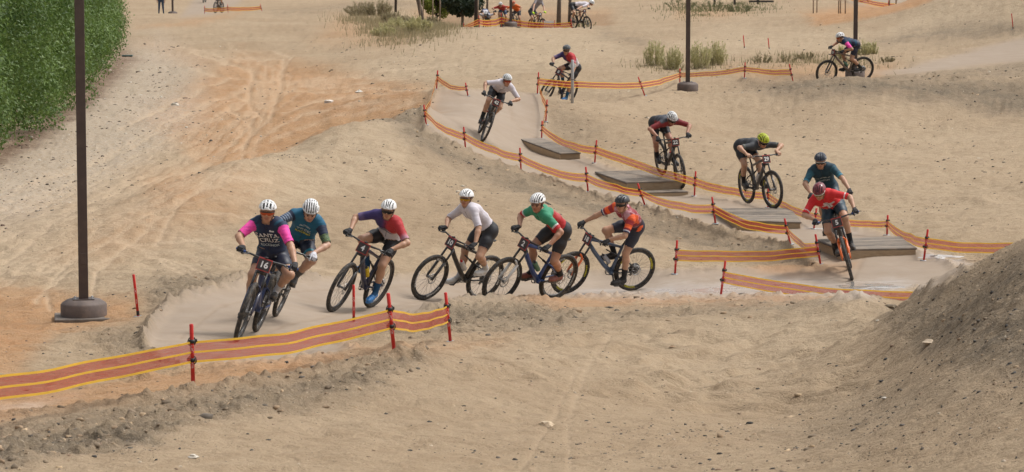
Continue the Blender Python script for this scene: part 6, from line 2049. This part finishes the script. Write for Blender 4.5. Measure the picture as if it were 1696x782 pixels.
def tree(px, Y, label, hcrown, rcrown, m, trunk_r=.07, lean=(0, 0), n=3500, bark=BARK, hfoot=1.2, sky=True):
    p = on_ground(px, Y)
    root = tag(empty('tree', Matrix.Translation(p)), label, 'tree', 'young trees behind the course')
    top = Vector((lean[0], lean[1], hfoot + hcrown * .8))
    b = MB()
    b.tube([(0, 0, -.2), top * .35 + Vector((.04, 0, 0)), top * .7, top], [trunk_r * 1.2, trunk_r, trunk_r * .7, trunk_r * .3], 8)
    lob = []
    for i in range(9):
        a = vr.rand() * 6.28; z0 = hfoot * .8 + vr.rand() * hcrown * .5
        q = Vector((lean[0] * z0 / top.z, lean[1] * z0 / top.z, z0)); e = q + Vector((math.cos(a) * rcrown * .75, math.sin(a) * rcrown * .75, hcrown * (.2 + .3 * vr.rand())))
        b.tube([q, q.lerp(e, .5) + Vector((0, 0, .08)), e], [trunk_r * .5, trunk_r * .3, trunk_r * .12], 5)
        lob.append(np.array(e)); lob.append(np.array(q.lerp(e, .55)))
    lob.append(np.array(top))
    inst('trunk', b.mesh('trunk'), root, bark)
    lob = np.array(lob)
    pk = vr.randint(0, len(lob), n); d = vr.randn(n, 3); d /= np.linalg.norm(d, axis=1)[:, None]
    P = lob[pk] + d * (rcrown * .34 * vr.rand(n) ** .5)[:, None]
    inst('crown', leaves('crown', P, .075), root, m)
    return root
tree(703, 152, 'bare leaning grey trunk with thin crown above the frame', 2.0, 1.0, OLIVE, .10, (-.9, 0), 1500, hfoot=2.2)
tree(722, 158, 'young tree with bright yellow green leaves', 1.7, .95, BRIGHT, .06, n=6000, hfoot=.55, bark=DKBARK)
tree(765, 156, 'dark green round tree left of the crest riders', 1.7, 1.1, DARKL, .07, n=9000, hfoot=.65)
tree(788, 152, 'dark straight trunk left of the crouching rider', 2.5, 1.0, DARKL, .10, n=1500, hfoot=2.4, bark=DKBARK)
tree(806, 170, 'slim trunk behind the crouching rider', 2.2, .9, DARKL, .06, n=1500, hfoot=1.8)
tree(925, 165, 'pale trunk just left of the crest rider in white', 2.2, .9, OLIVE, .11, n=1200, hfoot=2.3)
tree(943, 168, 'thinner pale trunk behind the crest rider in white', 2.2, .9, OLIVE, .085, n=1200, hfoot=2.3)
tree(655, 185, 'thin dark trunk at the top edge above the far brush', 2.0, .9, OLIVE, .07, n=1000, hfoot=2.2, bark=DKBARK)
def stake(px, Y, label, h=1.9, lean=0.0):
    p = on_ground(px, Y)
    root = tag(empty('tree_stake', Matrix.Translation(p)), label, 'stake', 'wooden stakes of young trees')
    b = MB(); b.tube([(0, 0, -.2), (lean * .5, 0, h * .5), (lean, 0, h)], [.035, .034, .03], 7); inst('pole', b.mesh('pole'), root, PALEW)
    b = MB(); b.ring((lean * .8, 0, h * .8), .05, .008, 12, 4); inst('tie', b.mesh('tie'), root, BLK)
for x, Y, lb in [(696, 150, 'stake left of the leaning trunk'), (701, 156, 'thin stake behind the leaning trunk'), (717, 154, 'short stake left of the yellow green tree'), (729, 153, 'stake at the foot of the yellow green tree'), (792, 150, 'pale stake beside the dark straight trunk'), (1347, 172, 'left of two thin stakes above the pale sand'), (1353, 172, 'right of two thin stakes above the pale sand'),
                 (1389, 160, 'left stake beside the lamp post top'), (1392, 161, 'middle stake beside the lamp post top'), (1400, 161, 'right stake beside the lamp post top'), (1473, 142, 'tallest left stake at the foot of the top right mound'), (1484, 142, 'right stake at the foot of the top right mound'), (1503, 178, 'left far stake behind the top right mound'), (1510, 178, 'right far stake behind the top right mound')]:
    stake(x, Y, lb)

# picnic table with pale top at the top edge
p = on_ground(1232, 196)
root = tag(empty('picnic_table', Matrix.Translation(p)), 'low table with pale top and dark legs at the top edge', 'table')
TBT = mat('pale_table_top', (.45, .43, .42), rough=.6, dirt=.1); TBL = mat('dark_table_metal', (.04, .035, .035), rough=.6)
b = MB(); b.box((-.6, 0, .52), (2.0, .5, .035), bev=.01); inst('table_top', b.mesh('table_top'), root, TBT)
for x in (-1.9, -.6, .9):
    b = MB(); b.box((x, 0, .24), (.05, .35, .26), bev=.01); inst('leg', b.mesh('leg'), root, TBL)
b = MB(); b.box((1.1, -.3, .22), (.8, .14, .06), bev=.01); inst('bench', b.mesh('bench'), root, TBL)

# standing person at the far left, cut by the top edge
def standing(px, Y, label):
    p = on_ground(px, Y)
    root = tag(empty('person', Matrix.Translation(p)), label, 'person')
    P = []
    def add(a, b_, ra, rb, k=.03): P.append((av(*a), av(*b_), ra, rb, k))
    for s in (-1, 1):
        add((s * .10, 0, .92), (s * .13, -.02, .50), .095, .065); add((s * .13, -.02, .50), (s * .16, .03, .09), .06, .042); add((s * .16, .03, .06), (s * .18, -.14, .04), .045, .036)
        add((s * .10, 0, 1.0), (s * .11, 0, 1.35), .10, .105); add((s * .11, 0, 1.35), (s * .17, 0, 1.42), .08, .06)
        add((s * .19, 0, 1.42), (s * .25, .03, 1.13), .052, .042); add((s * .25, .03, 1.13), (s * .24, -.08, .88), .042, .028); add((s * .24, -.08, .88), (s * .235, -.11, .78), .03, .022)
    add((0, 0, 1.42), (0, -.01, 1.55), .06, .055); add((0, -.005, 1.64), (0, -.03, 1.68), .085, .08); add((0, -.06, 1.60), (0, -.07, 1.57), .05, .04)
    V, Q = mesh_prims(P, .022)
    col = fill(len(V), (.45, .27, .18)); c = V[:, 2]
    col[(c < 1.0) & (np.abs(V[:, 0]) < .22)] = (.03, .055, .10); col[(c >= 1.0) & (c < 1.47) & ~((np.abs(V[:, 0]) > .2) & (c < 1.2))] = (.08, .08, .09); col[c < .10] = (.02, .02, .02); col[c > 1.68] = (.04, .03, .02)
    me = npmesh('body', V, Q); vcol(me, col); inst('body', me, root, CLOTH)
standing(267, 198, 'person standing in blue jeans beside the farthest lamp post')

# dry grass on the low ground left of the crest
def dry_grass(polys, n, hgt, m, label, name='dry_grass'):
    P = []
    for x0, x1, ya, yb, k in polys:
        px_ = (x0 + x1) / 2 + (x1 - x0) * .27 * vr.randn(k); Y = (ya + yb) / 2 + (yb - ya) * .27 * vr.randn(k)
        X = (px_ - CXP) / FPX * Y * 1.01
        zz, _, _ = gnd_v(X, Y)
        keep = fbm(X * .6, Y * .6, 3) > -.1 + .3 * vr.randn(k)
        P.append(np.stack([X, Y, zz], -1)[keep])
    P = np.concatenate(P)
    hh = hgt * (.4 + .8 * vr.rand(len(P)))[:, None]
    lean = vr.randn(len(P), 3) * .25; lean[:, 2] = 1
    side = vr.randn(len(P), 3); side[:, 2] = 0; side /= np.linalg.norm(side, axis=1)[:, None]
    w = .014
    V = np.stack([P - side * w, P + side * w, P + lean * hh], 1).reshape(-1, 3)
    me = npmesh(name, V, np.arange(len(V)).reshape(-1, 3), False)
    cv = np.repeat(vr.rand(len(P)), 3); vcol(me, np.stack([cv] * 3, -1))
    o = inst(name, me, None, m); o['kind'] = 'stuff'; o['label'] = label; o['category'] = 'grass'
def gnd_v(X, Y):
    fi = np.interp(X / Y * FPX + CXP, _a, _ia); fj = (27000.0 / Y - Q0) / (Q1 - Q0) * (NQ - 1)
    fi = np.clip(fi, 0, NA - 1.001); fj = np.clip(fj, 0, NQ - 1.001)
    i, j = fi.astype(int), fj.astype(int); u, v = fi - i, fj - j
    return (GZ[j, i] * (1 - u) + GZ[j, i + 1] * u) * (1 - v) + (GZ[j + 1, i] * (1 - u) + GZ[j + 1, i + 1] * u) * v, i, j
dry_grass([(570, 700, 150, 180, 5000), (610, 740, 122, 152, 7000), (640, 760, 128, 165, 5000)], 0, .38, DRYB, 'dry olive grass on the low ground left of the crest')
dry_grass([(1090, 1200, 170, 200, 1800), (1190, 1280, 172, 205, 1500)], 0, .26, OLIVE, 'green brown grass below the table at the top edge')
dry_grass([(1240, 1450, 94, 102, 1500), (1060, 1215, 93, 99, 900)], 0, .22, DRYB, 'dry tufts along the strip behind the far tape')
# ------------------------------------------------------------------ loose stones and clods
STONE = colmat('loose_stone', rough=.9, bump=.3, bscale=60, var=.15)
_g = (1 + 5 ** .5) / 2
_oct = np.array([(-1, _g, 0), (1, _g, 0), (-1, -_g, 0), (1, -_g, 0), (0, -1, _g), (0, 1, _g), (0, -1, -_g), (0, 1, -_g), (_g, 0, -1), (_g, 0, 1), (-_g, 0, -1), (-_g, 0, 1)]) / 1.9
_of = np.array([(0, 11, 5), (0, 5, 1), (0, 1, 7), (0, 7, 10), (0, 10, 11), (1, 5, 9), (5, 11, 4), (11, 10, 2), (10, 7, 6), (7, 1, 8), (3, 9, 4), (3, 4, 2), (3, 2, 6), (3, 6, 8), (3, 8, 9), (4, 9, 5), (2, 4, 11), (6, 2, 10), (8, 6, 7), (9, 8, 1)])
def scatter(name, pts, sizes, cols, kind='stuff'):
    n = len(pts); K = len(_oct)
    rs = np.random.RandomState(n)
    V = _oct[None] * (1 + .22 * rs.randn(n, K, 1)).clip(.5, 1.5)
    V = V * (sizes[:, None, None] * np.stack([.6 + .8 * rs.rand(n), .6 + .8 * rs.rand(n), .4 + .4 * rs.rand(n)], -1)[:, None, :])
    a = rs.rand(n) * 6.28
    x = V[..., 0] * np.cos(a)[:, None] - V[..., 1] * np.sin(a)[:, None]; y = V[..., 0] * np.sin(a)[:, None] + V[..., 1] * np.cos(a)[:, None]
    V = np.stack([x, y, V[..., 2]], -1) + pts[:, None, :]
    F = (_of[None] + K * np.arange(n)[:, None, None]).reshape(-1, 3)
    me = npmesh(name, V.reshape(-1, 3), F, True)
    vcol(me, np.repeat(cols, K, 0))
    o = inst(name, me, None, STONE)
    if kind: o['kind'] = kind
    return o
def gnd_v(X, Y):
    fi = np.interp(X / Y * FPX + CXP, _a, _ia); fj = (27000.0 / Y - Q0) / (Q1 - Q0) * (NQ - 1)
    fi = np.clip(fi, 0, NA - 1.001); fj = np.clip(fj, 0, NQ - 1.001)
    i, j = fi.astype(int), fj.astype(int); u, v = fi - i, fj - j
    return (GZ[j, i] * (1 - u) + GZ[j, i + 1] * u) * (1 - v) + (GZ[j + 1, i] * (1 - u) + GZ[j + 1, i + 1] * u) * v, i, j
def stones(name, n, mask, ylo, yhi, smin, smax, palette, w, grow=0.0, label=None, seed=1):
    rs = np.random.RandomState(seed)
    q = 27000 / yhi + (27000 / ylo - 27000 / yhi) * rs.rand(n * 6); Y = 27000 / q
    a = -250 + 2200 * rs.rand(n * 6); X = (a - CXP) / FPX * Y
    zz, i, j = gnd_v(X, Y)
    keep = rs.rand(n * 6) < mask[j, i]
    X, Y, zz = X[keep][:n], Y[keep][:n], zz[keep][:n]
    s = (smin + (smax - smin) * rs.rand(len(X)) ** 5) * (1 + grow * np.maximum(Y - 25, 0) / 25)
    pal = np.array(palette); c = pal[rs.choice(len(pal), len(X), p=np.array(w) / sum(w))] * (.75 + .5 * rs.rand(len(X), 1))
    o = scatter(name, np.stack([X, Y, zz - s * .12], -1), s, c)
    o['label'] = label; o['category'] = 'stones'
m_dk, m_tr, m_gr = dk.reshape(NQ, NA), trk.reshape(NQ, NA), gry.reshape(NQ, NA)
patch = np.clip(fbm(GX * .45 + 3, GY * .45, 3) * 1.3 - .05, 0, 1)
SOIL = [(.30, .21, .13), (.20, .15, .10), (.40, .29, .18)]
stones('loose_pebbles', 8000, (1 - m_tr) * (.08 + .9 * patch) , 17, 60, .005, .022, [(.055, .05, .047), (.11, .09, .075), (.46, .38, .29), (.26, .18, .12)], [4, 3, 1.2, 4], .25, 'loose dark and pale pebbles strewn over the sand', 1)
stones('mound_gravel', 6500, m_dk * (GA > 1380) * (GY < 42), 16, 42, .005, .026, [(.05, .047, .045), (.12, .10, .08), (.46, .40, .32)] + SOIL, [5, 4, .35, 2, 3, 1], .1, 'dark gravel lying on the mound at right', 2)
stones('bank_clods', 6000, m_dk * (1 - (GA > 1380) * (GY < 42)), 19, 92, .008, .045, [(.12, .10, .08)] + SOIL, [2, 3, 4, 3], .35, 'crumbled soil clods along the banks and track edges', 3)
stones('hedge_litter', 4000, np.clip(m_gr + mul_.reshape(NQ, NA), 0, 1) * (.3 + patch), 48, 140, .012, .040, [(.16, .12, .09), (.09, .055, .04), (.55, .5, .43), (.30, .24, .18)], [4, 3, 2, 3], .25, 'bark and stone litter on the pale strip beside the hedge', 4)
stones('far_pebbles', 3000, (1 - m_tr) * (.05 + patch), 55, 130, .012, .035, [(.07, .06, .05), (.16, .12, .09), (.5, .43, .34)], [3, 3, .8], .3, 'scattered pebbles on the far sand slopes', 5)

# stones large enough to tell apart
def big_stone(px, py, r, c, label, flat=.55):
    p = hit(px, py)
    bm = bmesh.new(); bmesh.ops.create_icosphere(bm, subdivisions=2, radius=1)
    sd = rnd.random() * 50
    for v in bm.verts:
        k = 1 + .28 * math.sin(v.co.x * 3 + sd) * math.cos(v.co.y * 4 + sd * 2) + .18 * math.sin(v.co.z * 5 + sd * 3) + rnd.uniform(-.06, .06)
        v.co = Vector((v.co.x * r * k * 1.25, v.co.y * r * k, v.co.z * r * k * flat))
    me = bpy.data.meshes.new('stone'); bm.to_mesh(me); bm.free()
    vcol(me, np.tile(np.array(c), (len(me.vertices), 1)))
    o = inst('stone', me, None, STONE, Matrix.Translation(p + Vector((0, 0, r * .15))))
    tag(o, label, 'stone', 'single stones lying on the sand')
for a in [(320, 758, .032, (.62, .57, .49), 'pale stone at the bottom left of the foreground'), (1475, 511, .07, (.16, .125, .085), 'round brown clod at the foot of the right mound'), (1242, 702, .024, (.035, .033, .032), 'dark stone in the middle of the foreground sand'), (1114, 575, .03, (.34, .23, .14), 'small brown clod on the sand below the wet ground'),
          (1460, 632, .022, (.03, .03, .032), 'dark stone in the gravel at the mound foot'), (711, 699, .016, (.04, .038, .036), 'small dark stone on the left of the tyre rut'), (853, 762, .018, (.035, .03, .03), 'dark stone near the bottom beside the tyre rut'), (1192, 752, .017, (.04, .036, .034), 'dark stone close to the bottom edge'),
          (1455, 532, .024, (.55, .49, .41), 'pale chip right of the wet ground on the mound'), (1465, 660, .02, (.6, .56, .5), 'pale chip in the gravel of the mound'), (290, 174, .09, (.62, .57, .5), 'white stone on the far dirt flat'), (595, 153, .10, (.62, .58, .52), 'white rubble piece on the far dirt road'), (545, 170, .10, (.6, .55, .5), 'second white rubble piece on the far dirt road'),
          (905, 705, .05, (.60, .48, .34), 'flat pale sand clod in the foreground'), (1540, 568, .05, (.5, .40, .29), 'pale soil slab on the mound slope')]:
    big_stone(*a)
# ------------------------------------------------------------------ standing water
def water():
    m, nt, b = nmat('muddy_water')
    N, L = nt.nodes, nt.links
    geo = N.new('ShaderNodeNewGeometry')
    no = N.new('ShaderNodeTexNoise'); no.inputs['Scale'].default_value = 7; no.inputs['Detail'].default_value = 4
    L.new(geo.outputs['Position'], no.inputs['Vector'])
    b.inputs['Base Color'].default_value = (.50, .46, .42, 1); b.inputs['Roughness'].default_value = .06  # muddy base colour made paler to paint in the white sky glare
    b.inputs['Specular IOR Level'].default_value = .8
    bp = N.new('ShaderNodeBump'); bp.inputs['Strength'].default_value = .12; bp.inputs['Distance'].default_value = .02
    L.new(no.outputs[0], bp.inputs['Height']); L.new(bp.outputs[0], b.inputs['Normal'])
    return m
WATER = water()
def puddle(cx, cy, wpx, hpx, Yrange, seed):
    """thin sheet of water following the ground, with an uneven rim"""
    rs = random.Random(seed)
    ph = [rs.random() * 6.28 for _ in range(5)]
    n, rings = 48, 7
    vs, fs = [], []
    c = hit(cx, cy, *Yrange)
    vs.append((c.x, c.y, c.z))
    for r in range(1, rings + 1):
        for k in range(n):
            t = 2 * math.pi * k / n
            rr = r / rings * (1 + .22 * math.sin(3 * t + ph[0]) + .14 * math.sin(5 * t + ph[1]) + .10 * math.sin(9 * t + ph[2]))
            q = hit(cx + wpx / 2 * rr * math.cos(t), cy + hpx / 2 * rr * math.sin(t), *Yrange)
            vs.append((q.x, q.y, ground(q.x, q.y) + .010 * (1 - (r / rings) ** 3) + (.002 if r < rings else -.004)))
    for k in range(n): fs.append((0, 1 + k, 1 + (k + 1) % n))
    for r in range(rings - 1):
        for k in range(n):
            k2 = (k + 1) % n; fs.append((1 + r * n + k, 1 + (r + 1) * n + k, 1 + (r + 1) * n + k2, 1 + r * n + k2))
    mb = MB(); mb.add(vs, fs)
    me = mb.mesh('water')
    bm = bmesh.new(); bm.from_mesh(me); bmesh.ops.recalc_face_normals(bm, faces=bm.faces[:]); bm.to_mesh(me); bm.free()
    o = inst('water', me, None, WATER); o['kind'] = 'structure'
    return o
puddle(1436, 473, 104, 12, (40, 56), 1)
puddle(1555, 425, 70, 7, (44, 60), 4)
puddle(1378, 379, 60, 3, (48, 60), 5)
